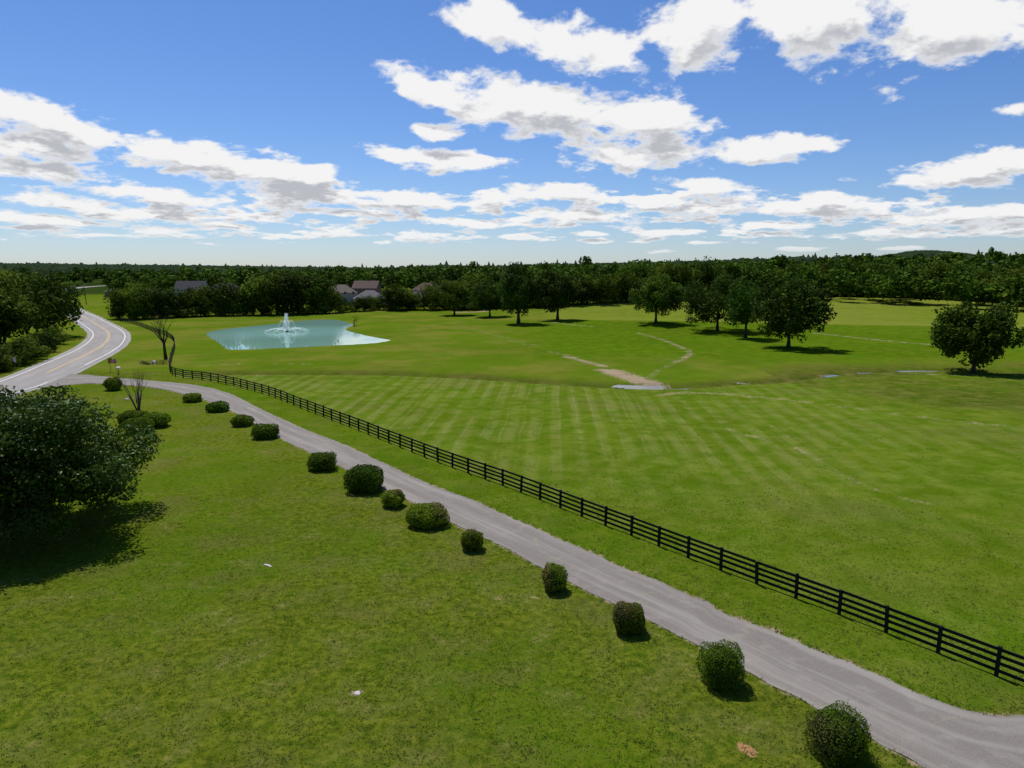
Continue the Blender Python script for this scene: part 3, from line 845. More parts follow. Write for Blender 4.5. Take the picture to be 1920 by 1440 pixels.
for (bx, by, xr, xl, top, bot, lab, sd, mt, lr) in FIELD:
    p = G(bx, by); k = depth(p) / FPX
    H = (by - top) * k * 1.01; w = (xr - xl) / 2 * k; th = max(1.0, (by - bot) * k)
    ms = tree_meshes(sd, H, w, th, 14000, 0.62 if w > 5 else 0.5, mt, lobes=42, low=0.8, lobe_r=lr * 0.86, r0=H * 0.026, spread=0.8)
    plant_tree(ms, (p.x + ((xr + xl) / 2 - bx) * k * 0.5, p.y, p.z), 'field_tree', lab)

# big glossy tree at the left -------------------------------------------------------
ms = tree_meshes(77, 9.6, 7.4, 1.3, 95000, 0.24, M_LEAF_NEAR, r0=0.26, lobes=90, low=0.85, lobe_r=0.25, spread=0.84)
plant_tree(ms, (-33.6, 47.4, 0), 'broadleaf_tree', 'large glossy dark-leaved tree spreading low over the lawn, casting a black shadow')

# wood-edge tree variants --------------------------------------------------------------
WOODV = [tree_meshes(100 + i, 14.0, 6.2 + 0.5 * (i % 3), (0.6, 1.4, 2.2)[i % 3], 2600, 0.85, M_LEAF_WOOD if i % 4 else M_LEAF_LIGHT, lobes=20 + i, low=0.85, lobe_r=0.36) for i in range(7)]
SHRUBV = [tree_meshes(140 + i, 4.5, 3.0, 0.1, 1300, 0.5, M_LEAF_LIGHT if i % 2 else M_LEAF_WOOD, lobes=12, low=0.9, lobe_r=0.42, r0=0.08) for i in range(4)]


def wood_row(pix, count, hrange, label, group, jitter=3.0, name='woodland_tree', vs=WOODV, base_h=14.0, wide=1.0, depth_jit=8.0, profile=None):
    """trees along a line of ground points given as (px, py)"""
    xs = [q[0] for q in pix]; ys = [q[1] for q in pix]
    for i in range(count):
        px = xs[0] + (xs[-1] - xs[0]) * (i + random.uniform(0.1, 0.9)) / count
        py = float(np.interp(px, xs, ys))
        p = G(px, py); p.y += random.uniform(0, depth_jit); p.z = hz(p.x, p.y)
        h = random.uniform(*hrange) / base_h
        if profile: h = (py - np.interp(px, *zip(*profile)) + random.uniform(-7, 7)) * depth(p) / FPX / base_h
        ms = random.choice(vs)
        hm = h * base_h; lo, hi = hrange
        if profile: lo, hi = 8.0, 15.0
        size = 'tall' if hm > lo + 0.67 * (hi - lo) else 'short' if hm < lo + 0.33 * (hi - lo) else 'middling'
        tone = 'pale green' if ms[1].materials[0] is M_LEAF_LIGHT else 'deep green'
        lab = f'{size} {tone} {label}'
        plant_tree(ms, p, name, lab, 'tree' if vs is WOODV else 'shrub', group, random.uniform(0, 6.28), (h * wide * random.uniform(0.85, 1.15),) * 2 + (h,))


wood_row([(214, 598), (250, 599), (400, 593), (600, 589), (700, 583), (840, 582)], 46, (9, 14), 'leafy tree in the dense dark row behind the pond', 'trees in the row behind the pond', profile=[(180, 541), (240, 535), (300, 538), (340, 541), (390, 542), (415, 533), (440, 556), (460, 530), (500, 517), (560, 515), (605, 535), (620, 552), (650, 560), (700, 562), (720, 545), (745, 527), (765, 545), (785, 560), (800, 535), (820, 555), (840, 545)])
wood_row([(216, 599), (250, 600), (400, 593), (600, 589), (700, 583), (905, 582)], 44, (3.0, 5.0), 'shrub filling the foot of the tree row behind the pond', 'shrubs along the foot of the tree row', name='hedge_shrub', vs=SHRUBV, base_h=4.5, wide=1.2, depth_jit=3)
wood_row([(840, 579), (1000, 577), (1180, 566)], 22, (11, 15), 'leafy tree of the wood behind the lone field trees', 'wood-edge trees behind the field trees')
wood_row([(860, 580), (1000, 578), (1100, 571), (1300, 561)], 30, (3.5, 5.5), 'shrub at the wood edge behind the field trees', 'shrubs along the hayfield wood edge', name='hedge_shrub', vs=SHRUBV, base_h=4.5, wide=1.2, depth_jit=3)
wood_row([(1170, 566), (1300, 559), (1500, 553), (1700, 558), (1960, 571)], 46, (13, 21), 'tree in the wood wall along the far hayfield', 'trees walling the far hayfield', depth_jit=10)
wood_row([(1170, 566), (1300, 560), (1500, 554), (1700, 559), (1960, 572)], 50, (4.5, 7.5), 'shrub at the foot of the wood wall along the far hayfield', 'shrubs walling the far hayfield', name='hedge_shrub', vs=SHRUBV, base_h=4.5, wide=1.3, depth_jit=3)
wood_row([(1800, 571), (1960, 577)], 6, (12, 14), 'rounded tree standing out in front of the dark wood wall', 'paler trees before the wood wall', vs=WOODV[:1] + WOODV[4:5], depth_jit=2)
# left of the road
wood_row([(-150, 672), (0, 652), (40, 640), (72, 626)], 9, (13, 18), 'tree in the thicket on the inside of the road bend', 'trees in the thicket inside the road bend', depth_jit=14)
wood_row([(-90, 716), (0, 692), (40, 674), (80, 654), (104, 641)], 28, (2.8, 5.0), 'shrub in the thicket beside the road bend', 'shrubs beside the road bend', name='roadside_shrub', vs=SHRUBV, base_h=4.5, wide=0.95, depth_jit=5)
wood_row([(-100, 600), (0, 590), (50, 582)], 9, (14, 18), 'tree behind the thicket on the left side of the road', 'trees left of the road farther on', depth_jit=20)

# ------------------------------------------------------------------ woods beyond (one mass)
def merged_trees(name, spots, variants, mat):
    Vs, Fs, off = [], [], 0
    for (x, y, z, sx, sz, rz, vi) in spots:
        V, F = variants[vi]
        c, s = math.cos(rz), math.sin(rz)
        W = np.empty_like(V); W[:, 0] = (V[:, 0] * c - V[:, 1] * s) * sx + x; W[:, 1] = (V[:, 0] * s + V[:, 1] * c) * sx + y; W[:, 2] = V[:, 2] * sz + z
        Vs.append(W); Fs.append(F + off); off += len(W)
    return np_mesh(name, np.vstack(Vs), np.vstack(Fs), mat)


def lowpoly_variants(n, leaf, count=5):
    out = []
    for i in range(count):
        C, N, lc, r2 = crown_points(300 + i, 6.4, 6.0, n, 16, 0.7, 0.42)
        C[:, 2] += 7.4
        out.append(leaf_quads(C, N, leaf, r2, 0.8))
    return out


LV = lowpoly_variants(400, 1.55) + lowpoly_variants(150, 2.7)
HOUSE_SPOTS = []
def far_spots():
    out = []
    r2 = np.random.default_rng(5)
    tries = 0
    while len(out) < 1400 and tries < 60000:
        tries += 1
        az = r2.uniform(-46, 46); r = 330 * (1300 / 330.0) ** r2.uniform(0, 1) ** 1.1
        x, y = r * math.sin(R(az)), r * math.cos(R(az))
        px = 960 + FPX * x / (y * math.cos(PITCH) + 18 * math.sin(PITCH))
        if px < 1170:
            front = np.interp(px, [-400, 0, 60, 85, 205, 225, 600, 840, 1170], [430, 455, 480, 740, 740, 440, 395, 380, 400])
        else:
            front = np.interp(px, [1170, 1300, 1500, 1700, 1960, 2400], [400, 395, 400, 395, 350, 330])
        if r < front: continue
        if px < 1170 and any((x - hx) ** 2 + (y - hy) ** 2 < 15 ** 2 for hx, hy in HOUSE_SPOTS): continue
        dd = np.hypot(ROAD_C[:, 0] - x, ROAD_C[:, 1] - y).min()
        if dd < 14: continue
        h = r2.uniform(11, 17) / 14.0 * (1.12 if px > 1170 else 1.0)
        if r2.uniform() < 0.03: h *= 1.35
        out.append((x, y, hz(x, y) - 0.5, h * r2.uniform(0.9, 1.3), h, r2.uniform(0, 6.28), int(r2.integers(0, 5)) + (5 if r > 620 else 0)))
    return out


M_FAR = leaf_mat('far_canopy', (0.009, 0.019, 0.010), (0.020, 0.034, 0.016), 0.9, 0.0, 0.0)


def build_far():
    o = ob('woodland', merged_trees('woodland', far_spots(), LV, M_LEAF_WOOD)); tag(o, 'dense green woodland stretching to the skyline behind the houses and hayfield', 'woodland', kind='stuff')
    # closed canopy farther out: a lumpy sheet of tree tops
    rr = np.geomspace(1150, 8500, 150); az = np.radians(np.arange(-50, 50.01, 0.16))
    A, Rr = np.meshgrid(az, rr, indexing='ij'); X = Rr * np.sin(A); Y = Rr * np.cos(A)
    r2 = np.random.default_rng(9)
    Z = height(X, Y, False) + 9 + r2.normal(0, 2.2, X.shape) + 3.0 * np.sin(X * 0.03 + 2 * np.sin(Y * 0.011)) * np.cos(Y * 0.027)
    Z += 26 * np.clip(r2.normal(0, 1, X.shape) - 2.2, 0, 0.35)
    # two wooded hills on the skyline at the right
    for px, top, wd, dist in ((1630, 487, 75, 5200.0), (1700, 480, 55, 6000.0), (1790, 486, 90, 5600.0)):
        a, e = az_el(px, top); hx, hy = dist * math.sin(a), dist * math.cos(a)
        Z += (CAM_H + dist * math.tan(e) - 40) * np.exp(-(((X - hx) / (wd / FPX * dist * 0.75)) ** 2 + ((Y - hy) / 700.0) ** 2)) 
    Z[:, 0] -= 14
    na, nr = X.shape; i, j = np.meshgrid(np.arange(na - 1), np.arange(nr - 1), indexing='ij')
    F = np.stack([i * nr + j, i * nr + j + 1, (i + 1) * nr + j + 1, (i + 1) * nr + j], -1).reshape(-1, 4)
    o = ob('distant_woodland', np_mesh('distant_woodland', np.stack([X.ravel(), Y.ravel(), Z.ravel()], 1), F[:, ::-1], M_FAR)); tag(o, 'far wooded country and low hills along the horizon', 'woodland', kind='stuff')


# ------------------------------------------------------------------ houses
def roof_mat(name, c):
    return plain(name, c, 0.85, 0.22, 2.0, 0.15)
ROOFS = {k: roof_mat('shingle_' + k, c) for k, c in (('dark', (0.036, 0.036, 0.042)), ('grey', (0.125, 0.12, 0.118)), ('brown', (0.10, 0.066, 0.054)), ('tan', (0.13, 0.105, 0.085)))}
WALLS = {k: plain('wall_' + k, c, 0.85, 0.12, 1.5, 0.1) for k, c in (('brick', (0.26, 0.15, 0.11)), ('white', (0.62, 0.61, 0.58)), ('grey', (0.36, 0.37, 0.39)), ('tan', (0.42, 0.36, 0.28)))}
M_PANE = plain('window_glass', (0.03, 0.035, 0.045), 0.1, 0.2, 1.0, 0.6)
M_TRIM = plain('white_trim', (0.72, 0.72, 0.70), 0.6, 0.08, 2.0, 0.3)
M_DOOR = plain('door_paint', (0.14, 0.06, 0.04), 0.5, 0.1, 2.0, 0.3)


def house(px, py, w, d, wh, rh, rz, wall, roof, hip, label):
    """a one- or two-storey house on the ground seen at px, py"""
    p = G(px, py); HOUSE_SPOTS.append((p.x, p.y))
    e = ob('house', None, None, p, rz); tag(e, label, 'house')
    mb = MB(); mb.box((0, 0, wh / 2 - 0.3), (w, d, wh + 0.6))
    if not hip:
        for s in (-1, 1):
            x = s * w / 2 * 0.998
            mb.add([(x, -d / 2, wh), (x, d / 2, wh), (x, 0, wh + rh * 0.97)], [(0, 1, 2) if s > 0 else (2, 1, 0)])
    ob('wall', mb.mesh('wall', WALLS[wall]), e)
    o = 0.5; W, D = w / 2 + o, d / 2 + o; zl = wh - rh * o / (d / 2) * 0.9; t = 0.18
    rx = W - (D * 0.95 if hip else 0)
    mb = MB()
    for dz in (0, t):
        z0 = zl + dz
        vs = [(-W, -D, z0), (W, -D, z0), (W, D, z0), (-W, D, z0), (-rx, 0, wh + rh + dz), (rx, 0, wh + rh + dz)]
        fs = [(0, 1, 5, 4), (2, 3, 4, 5), (1, 2, 5), (3, 0, 4)] if hip else [(0, 1, 5, 4), (2, 3, 4, 5)]
        mb.add(vs, fs if dz else [f[::-1] for f in fs])
    for a, b in ((0, 1), (1, 2), (2, 3), (3, 0)):
        A, B = mb.v[a], mb.v[b]; mb.add([A, B, (B[0], B[1], B[2] + t), (A[0], A[1], A[2] + t)], [(0, 1, 2, 3)])
    rf = ob('roof', mb.mesh('roof', ROOFS[roof]), e)
    mb = MB(); mb.box((w * 0.22, d * 0.12, wh + rh * 0.75 + 0.5), (0.8, 0.8, 2.0)); ob('chimney', mb.mesh('chimney', WALLS['brick']), rf)
    pm = MB(); pm.box((0, 0, 0), (1.1, 0.06, 1.4)); pane = pm.mesh('window', M_PANE)
    fm = MB(); fm.box((0, 0.02, 0), (1.35, 0.05, 1.65)); fr = fm.mesh('window_frame', M_TRIM)
    nx = max(2, int(w / 3.4))
    for lev in range(1 if wh < 4.2 else 2):
        for k in range(nx):
            x = -w / 2 + w * (k + 0.5) / nx
            if lev == 0 and k == nx // 2:
                m2 = MB(); m2.box((x, -d / 2 - 0.03, 1.05), (1.0, 0.08, 2.1)); ob('door', m2.mesh('door', M_DOOR), e); continue
            wn = ob('window', pane, e, (x, -d / 2 - 0.05, 1.6 + lev * 2.8)); ob('window_frame', fr, wn)
    return e


HOUSES = [(118, 551, 16, 9, 2.8, 2.4, 0.1, 'grey', 'grey', False, 'low grey house far up the road beyond the utility pole'),
          (228, 556, 17, 11, 3.4, 3.4, 0.15, 'brick', 'grey', True, 'grey-roofed house left of the dark hip-roofed house behind the tree row'),
          (286, 560, 15, 12, 3.6, 3.9, -0.35, 'tan', 'dark', True, 'house with steep dark hip roof and pinkish sunlit side behind the tree row'),
          (362, 560, 14, 11, 4.8, 4.0, 0.1, 'grey', 'dark', False, 'dark gabled two-storey house with pale grey walls behind the tree row'),
          (425, 560, 17, 11, 3.4, 4.2, 0.5, 'grey', 'dark', True, 'long dark-roofed house beside the small red vehicle'),
          (640, 566, 15, 11, 4.6, 3.6, 0.25, 'tan', 'tan', True, 'tan-roofed house, first of the cluster right of the fountain'),
          (689, 560, 12, 10, 5.4, 3.4, -0.1, 'brick', 'brown', False, 'brown gabled house rising behind the pale grey roof'),
          (694, 571, 15, 12, 3.0, 3.6, 0.2, 'white', 'grey', True, 'house with broad pale grey hip roof in the gap right of the fountain'),
          (779, 572, 13, 10, 2.8, 3.2, -0.2, 'grey', 'grey', True, 'low grey house half hidden behind forked trees'),
          (800, 562, 13, 10, 4.8, 3.4, -0.1, 'tan', 'brown', True, 'brown-roofed house behind the low grey house'),
          (818, 568, 8, 8, 4.4, 3.6, 0.9, 'brick', 'dark', False, 'small dark gabled house just left of the pale green tree'),
          (872, 560, 11, 9, 4.6, 2.8, 0.1, 'tan', 'tan', True, 'small tan-roofed house behind the pale green tree'),
          (1112, 558, 13, 11, 3.6, 4.2, 0.15, 'white', 'dark', True, 'dark hip-roofed house with pale walls in a gap of the wood behind the field trees'),
          (384, 545, 12, 9, 4.0, 3.0, 0.2, 'white', 'grey', False, 'white house far back among the trees above the gabled house')]
for h in HOUSES: house(*h)

build_far()

# ------------------------------------------------------------------ black board fence
def build_fence():
    root = ob('board_fence', None, None, (0, 0, 0))
    tag(root, 'long black four-board fence running beside the driveway and curving away towards the road', 'fence')
    L = FENCE_LINE
    s = np.concatenate([[0], np.cumsum(np.hypot(*np.diff(L, axis=0).T))])
    q = np.arange(0, s[-1], 2.42)
    P = np.stack([np.interp(q, s, L[:, k]) for k in range(2)], 1)
    Z = height(P[:, 0], P[:, 1], False)
    mb = MB(); mb.box((0, 0, 0.68), (0.15, 0.13, 1.50))
    mb.add([(-0.075, -0.065, 1.43), (0.075, -0.065, 1.43), (0.075, 0.065, 1.43), (-0.075, 0.065, 1.43), (0, 0, 1.455)], [(0, 1, 4), (1, 2, 4), (2, 3, 4), (3, 0, 4)])
    post = mb.mesh('post', M_FENCE)
    mb = MB(); mb.box((0.5, 0, 0), (1.0, 0.035, 0.155)); board = mb.mesh('board', M_FENCE)
    r2 = random.Random(4)
    for i in range(len(P)):
        t = P[min(i + 1, len(P) - 1)] - P[max(i - 1, 0)]
        o = ob('post', post, root, (P[i][0], P[i][1], Z[i]), math.atan2(t[1], t[0]), (1, 1, r2.uniform(0.975, 1.025)))
        o.rotation_euler.x = r2.gauss(0, 0.02); o.rotation_euler.y = r2.gauss(0, 0.02)
    for i in range(0, len(P) - 1, 2):
        j = min(i + 2, len(P) - 1)
        a, b = P[i], P[j]; ln = math.hypot(*(b - a)); ang = math.atan2(b[1] - a[1], b[0] - a[0])
        nx, ny = math.sin(ang), -math.cos(ang)
        for z in (1.27, 0.945, 0.61, 0.27):
            dz = r2.gauss(0, 0.014)
            o = ob('board', board, root, (a[0] - nx * 0.085, a[1] - ny * 0.085, Z[i] + z + dz), ang, (ln + 0.0, 1, 1))
            o.rotation_euler.y = -math.atan2(Z[j] - Z[i] + r2.gauss(0, 0.014), ln)
build_fence()

# ------------------------------------------------------------------ clipped bushes
def bush_meshes(seed, r, h, boxy, brown, leaf, n):
    r2 = np.random.default_rng(seed)
    u = r2.normal(size=(n, 3)); u /= np.linalg.norm(u, axis=1)[:, None]
    e = 2.0 + boxy * 2.2
    k = (np.abs(u[:, 0]) ** e + np.abs(u[:, 1]) ** e + np.abs(u[:, 2]) ** e) ** (-1 / e)
    lump = 1 + 0.05 * np.sin(u[:, 0] * 5 + seed) + 0.05 * np.sin(u[:, 1] * 6 + 2 * seed) + 0.05 * np.cos(u[:, 2] * 7 + seed * 1.7 + u[:, 0] * 4)
    cl = r2.normal(size=(46, 3)); cl /= np.linalg.norm(cl, axis=1)[:, None]
    near = (u @ cl.T); q = near.argmax(1); ca = near.max(1)
    bulge = r2.uniform(-0.03, 0.10, 46)[q] * sstep(0.86, 0.99, ca) - 0.07 * (1 - sstep(0.88, 0.95, ca))
    rad = k * lump * (1 + bulge) * (1 - 0.16 * r2.uniform(0, 1, n) ** 2) + np.where(r2.uniform(0, 1, n) < 0.04, r2.uniform(0, 0.17, n), 0)
    C = u * rad[:, None] * np.array([r, r, h / 2]); C[:, 2] += h / 2
    C[:, 2] = np.maximum(C[:, 2], 0.03)
    N = u + r2.normal(size=(n, 3)) * 0.7
    V, F = leaf_quads(C, N, leaf, r2, 0.55)
    me = np_mesh('foliage', V, F, M_LEAF_BUSH)
    if brown:
        me.materials.append(M_LEAF_BROWN)
        side = (u[:, 0] * brown[0] + u[:, 1] * brown[1] + u[:, 2] * brown[2] + r2.normal(0, 0.25, n)) > brown[3]
        me.polygons.foreach_set('material_index', side.astype(np.int32))
    # solid dark core added so no light shows between the leaves
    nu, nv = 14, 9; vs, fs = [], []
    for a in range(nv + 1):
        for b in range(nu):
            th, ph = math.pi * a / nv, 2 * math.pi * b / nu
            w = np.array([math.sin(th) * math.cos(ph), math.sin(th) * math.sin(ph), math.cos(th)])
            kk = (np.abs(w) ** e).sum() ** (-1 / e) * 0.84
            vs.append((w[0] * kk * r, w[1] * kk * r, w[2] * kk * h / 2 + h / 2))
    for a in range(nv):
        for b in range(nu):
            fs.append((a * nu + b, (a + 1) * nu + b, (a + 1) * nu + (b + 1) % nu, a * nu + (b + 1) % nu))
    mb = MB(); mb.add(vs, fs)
    return me, mb.mesh('opaque_core', M_CORE, True)


BUSH = [(206, 735, 31, 27, 0.1, None, 'rounded dark bush standing alone on the grass corner by the driveway mouth'),
        (356, 756, 32, 18, 0.6, None, 'small boxy clipped bush, first along the driveway after the bend'),
        (402, 775, 38, 20, 0.6, None, 'small boxy clipped bush, second along the driveway after the bend'),
        (449, 802, 37, 22, 0.6, None, 'boxy clipped bush, third along the driveway after the bend'),
        (492, 826, 47, 29, 0.6, None, 'boxy clipped bush, fourth along the driveway after the bend'),
        (600, 887, 50, 36, 0.4, None, 'clipped bush just before the largest round bush of the driveway row'),
        (679, 930, 71, 54, 0.25, None, 'largest bright green round clipped bush of the driveway row'),
        (735, 956, 43, 36, 0.3, (0.1, 0.2, 1.0, 0.75), 'small brown-topped bush squeezed between two wide bushes of the row'),
        (798, 996, 78, 48, 0.5, (0.9, 0.2, 0.5, 0.75), 'wide oval clipped bush with a thin greyish patch on top'),
        (884, 1038, 42, 41, 0.35, (0.0, 0.3, 1.0, 0.9), 'small round bush with brownish crown, next after the wide oval bush'),
        (1040, 1118, 48, 56, 0.1, (-1.0, -0.2, 0.0, 0.45), 'small ball-shaped bush with its left side browned and bare'),
        (1181, 1197, 60, 61, 0.4, (-0.5, -0.1, 0.8, 0.55), 'squarish bush with dead brown top and left edge'),
        (1361, 1303, 79, 86, 0.3, (0.2, 0.3, 1.0, 1.1), 'full round dark green bush with spiky top beside the driveway'),
        (1587, 1446, 108, 104, 0.5, (-1.0, -0.3, 0.3, 0.8), 'big squarish dark bush at the near end of the driveway row'),
        (250, 818, 54, 33, 0.3, None, 'rounded bush at the front of the cluster of three on the lawn'),
        (283, 806, 48, 31, 0.3, None, 'rounded bush at the right of the cluster of three on the lawn'),
        (240, 801, 52, 29, 0.3, None, 'rounded bush at the back of the cluster of three on the lawn')]
for i, (cx, by, w, hpx, boxy, brown, lab) in enumerate(BUSH):
    p = G(cx, by - 0.06 * hpx); k = depth(p) / FPX
    al = math.atan2(CAM_H, p.y)
    r = w / 2 * k * 0.95
    h = 0.97 * math.sqrt(max((hpx * 0.92) ** 2 - (w * math.sin(al)) ** 2, (0.45 * hpx) ** 2)) / math.cos(al) * k
    p.y += r * 0.8
    leaf = max(0.075, 0.10 * depth(p) / 40)
    n = int(min(9000, 3.2 * (4 * math.pi * r * r * 0.8 + 2 * math.pi * r * h) / 2 / (leaf * leaf * 0.4)))
    me, core = bush_meshes(50 + i, r, h, boxy, brown, leaf, n)
    e = ob('clipped_bush', None, None, (p.x, p.y, p.z - 0.02)); tag(e, lab, 'bush', 'bushes of the lawn and driveway')
    ob('foliage', me, e); ob('opaque_core', core, e)

# ------------------------------------------------------------------ bare trees
def grow(mb, p, d, ln, rad, lev, r2, spread, up=0.15):
    n = 4; pts, rs = [p], [rad]
    for i in range(n):
        d = (d + Vector((r2.gauss(0, .12), r2.gauss(0, .12), r2.gauss(0, .08) + up * 0.1))).normalized()
        p = p + d * ln / n; pts.append(p); rs.append(rad * (1 - 0.5 * (i + 1) / n))
    mb.tube(pts, rs, 6 if lev > 2 else 4, cap=False)
    if lev == 0: return
    for k in range(r2.choice((2, 3, 3))):
        i = r2.randint(2, n) if k else n
        ax = Vector((r2.gauss(0, 1), r2.gauss(0, 1), r2.gauss(0, .5)))
        nd = (d + ax.normalized() * spread + Vector((0, 0, up))).normalized()
        grow(mb, pts[i], nd, ln * r2.uniform(0.62, 0.85), rs[i] * 0.72, lev - 1, r2, spread, up)


r2 = random.Random(11)
p = G(311, 673)
e = ob('bare_tree', None, None, p); tag(e, 'leafless grey tree with thin upright branches beside the fence bend', 'tree')
mb = MB(); mb.tube([(0, 0, -.3), (-.1, 0, 1.6), (-.2, .1, 3.4)], [.42, .3, .26], 8)
ob('trunk', mb.mesh('trunk', M_BARK, True), e)
mb = MB()
for dx, dy, dz in ((-.55, .1, .85), (0.05, .2, 1), (.55, -.1, .8), (-.2, -.4, .9)):
    grow(mb, Vector((-.2, .1, 3.2)), Vector((dx, dy, dz)).normalized(), 2.9, .19, 4, r2, .6, .2)
ob('branches', mb.mesh('branches', M_BARK, True), e)
p = G(259, 769)
e = ob('bare_shrub', None, None, p); tag(e, 'many-stemmed leafless ornamental shrub fanning upward on the lawn', 'shrub')
mb = MB(); tw = MB()
for k in range(8):
    a = r2.uniform(0, 6.28); t = Vector((math.cos(a) * r2.uniform(.1, .42) - .14, math.sin(a) * .3, 1)).normalized()
    b = Vector((math.cos(a) * .15, math.sin(a) * .15, -.1)); m_ = b + t * 2.4
    mb.tube([b, b.lerp(m_, .5) + Vector((r2.gauss(0, .06), 0, 0)), m_], [.10, .08, .06], 6)
    for q in range(2): grow(tw, m_, (t + Vector((r2.gauss(0, .22), r2.gauss(0, .22), 0))).normalized(), 1.15, .036, 4, r2, .45, .3)
ob('stem', mb.mesh('stem', M_GREYBARK, True), e); ob('twigs', tw.mesh('twigs', M_GREYBARK, True), e)

# ------------------------------------------------------------------ fountain
def build_fountain():
    r2 = np.random.default_rng(21)
    m, T, b, out = material('spray')
    b.inputs['Base Color'].default_value = (0.93, 0.95, 0.96, 1); b.inputs['Roughness'].default_value = 0.4
    tl = T.n('ShaderNodeBsdfTranslucent'); tl.inputs[0].default_value = (0.93, 0.95, 0.96, 1)
    tp = T.n('ShaderNodeBsdfTransparent')
    a = T.n('ShaderNodeMixShader'); a.inputs[0].default_value = 0.5; T.link(b.outputs[0], a.inputs[1]); T.link(tl.outputs[0], a.inputs[2])
    c = T.n('ShaderNodeMixShader'); c.inputs[0].default_value = 0.35; T.link(a.outputs[0], c.inputs[1]); T.link(tp.outputs[0], c.inputs[2]); T.link(c.outputs[0], out.inputs[0])
    root = ob('fountain', None, None, FOUNT); tag(root, 'white water fountain spraying a tall plume in the turquoise pond', 'fountain')
    mb = MB(); mb.tube([(0, 0, -.1), (0, 0, .12), (0, 0, .22)], [.75, .7, .3], 12); mb.tube([(0, 0, .2), (0, 0, .5)], [.12, .08], 8)
    ob('float', mb.mesh('float', M_FENCE), root)
    def streaks(name, paths, size, per):
        C = np.concatenate([q + r2.normal(0, 0.05 + 0.05 * np.linspace(0, 1, len(q))[:, None], q.shape) for q in paths for _ in range(per)])
        V, F = leaf_quads(C, r2.normal(size=C.shape), size, r2, 0.5)
        ob(name, np_mesh(name, V, F, m), root)
    def arc(a, reach, top, n, jit=0.0):
        t = np.linspace(0, 1, n) + r2.uniform(0, 1 / n)
        rr = reach * t * (1 + r2.normal(0, 0.05)); z = 4 * top * t * (1 - t) * (1 + r2.normal(0, jit)) + 0.2
        return np.stack([rr * math.cos(a), rr * math.sin(a), np.maximum(z, 0.02)], 1)
    streaks('plume', [arc(r2.uniform(0, 6.28), r2.uniform(0.2, 1.35), 5.3 * r2.uniform(0.45, 1.02), 70) for _ in range(60)], 0.15, 1)
    streaks('upper_jet', [arc(a, 2.9, 3.1, 70, .05) for a in np.linspace(0, 6.28, 9)[:-1] for _ in range(3)], 0.12, 1)
    streaks('lower_jet', [arc(a, 6.6, 0.8, 110, .1) for a in np.linspace(.2, 6.48, 13)[:-1] for _ in range(4)], 0.15, 1)
build_fountain()

# ------------------------------------------------------------------ signs, pole, small things
M_RED = plain('sign_red', (0.42, 0.02, 0.025), 0.45, 0.1, 3.0, 0.4)
M_SIGNWHITE = plain('sign_white', (0.75, 0.75, 0.74), 0.45, 0.06, 3.0, 0.4)
M_STEEL = plain('galvanised_post', (0.10, 0.095, 0.09), 0.55, 0.3, 5.0, 0.4)
M_ORANGE = plain('sign_orange', (0.36, 0.15, 0.03), 0.5, 0.2, 3.0, 0.3)
M_WOODPOLE = plain('pole_wood', (0.085, 0.07, 0.06), 0.85, 0.3, 4.0, 0.1)
M_STONE = plain('pale_stone', (0.48, 0.46, 0.43), 0.85, 0.25, 4.0, 0.15)
M_CARRED = plain('car_red', (0.42, 0.02, 0.03), 0.25, 0.08, 1.0, 0.5)
M_TYRE = plain('tyre', (0.02, 0.02, 0.02), 0.8, 0.2, 4.0, 0.2)


def octagon(mb, r, y, th):
    vs = [(r * math.cos(R(22.5 + 45 * i)), yy, r * math.sin(R(22.5 + 45 * i))) for yy in (y, y + th) for i in range(8)]
    mb.add(vs, [tuple(range(8)), tuple(range(15, 7, -1))] + [(i, i + 8, (i + 1) % 8 + 8, (i + 1) % 8) for i in range(8)])


p = G(222, 705)
e = ob('stop_sign', None, None, p, 0.35); e.rotation_euler.y = -0.16; tag(e, 'leaning red octagonal stop sign on a thin post at the driveway mouth', 'sign')
mb = MB(); mb.tube([(0, .04, -.4), (0, .04, 2.95)], [.035, .035], 6); ob('post', mb.mesh('post', M_STEEL), e)
mb = MB(); octagon(mb, .42, -.02, .012); pl = ob('sign_panel', mb.mesh('sign_panel', M_SIGNWHITE), e, (0, 0, 2.6))
mb = MB(); octagon(mb, .385, -.026, .006); ob('red_face', mb.mesh('red_face', M_RED), pl)
cu = bpy.data.curves.new('lettering', 'FONT'); cu.body = 'STOP'; cu.size = 0.3; cu.align_x = 'CENTER'; cu.align_y = 'CENTER'; cu.extrude = 0.002
to = bpy.data.objects.new('tmp', cu); COL.objects.link(to); bpy.context.view_layer.update()
lm = bpy.data.meshes.new_from_object(to.evaluated_get(bpy.context.evaluated_depsgraph_get())); bpy.data.objects.remove(to); lm.materials.clear(); lm.materials.append(M_SIGNWHITE)
lt = ob('lettering', lm, pl, (0, -.03, 0)); lt.rotation_euler.x = R(90)
p = G(208, 698)
e = ob('road_sign', None, None, p, R(62)); tag(e, 'narrow orange-brown sign on a thin post beside the stop sign', 'sign')
mb = MB(); mb.tube([(0, .05, -.4), (0, .05, 2.5)], [.035, .035], 6); ob('post', mb.mesh('post', M_STEEL), e)
mb = MB(); mb.box((0, 0, 2.05), (.75, .02, .95)); ob('sign_panel', mb.mesh('sign_panel', M_ORANGE), e)
p = G(29, 694)
e = ob('road_sign', None, None, p, R(25)); tag(e, 'pale upright sign panel seen among the shrubs beside the road bend', 'sign')
mb = MB(); mb.tube([(0, .05, -.4), (0, .05, 2.3)], [.035, .035], 6); ob('post', mb.mesh('post', M_STEEL), e)
mb = MB(); mb.box((0, -.02, 1.85), (.5, .02, .95)); ob('sign_panel', mb.mesh('sign_panel', M_SIGNWHITE), e)
p = G(223, 702)
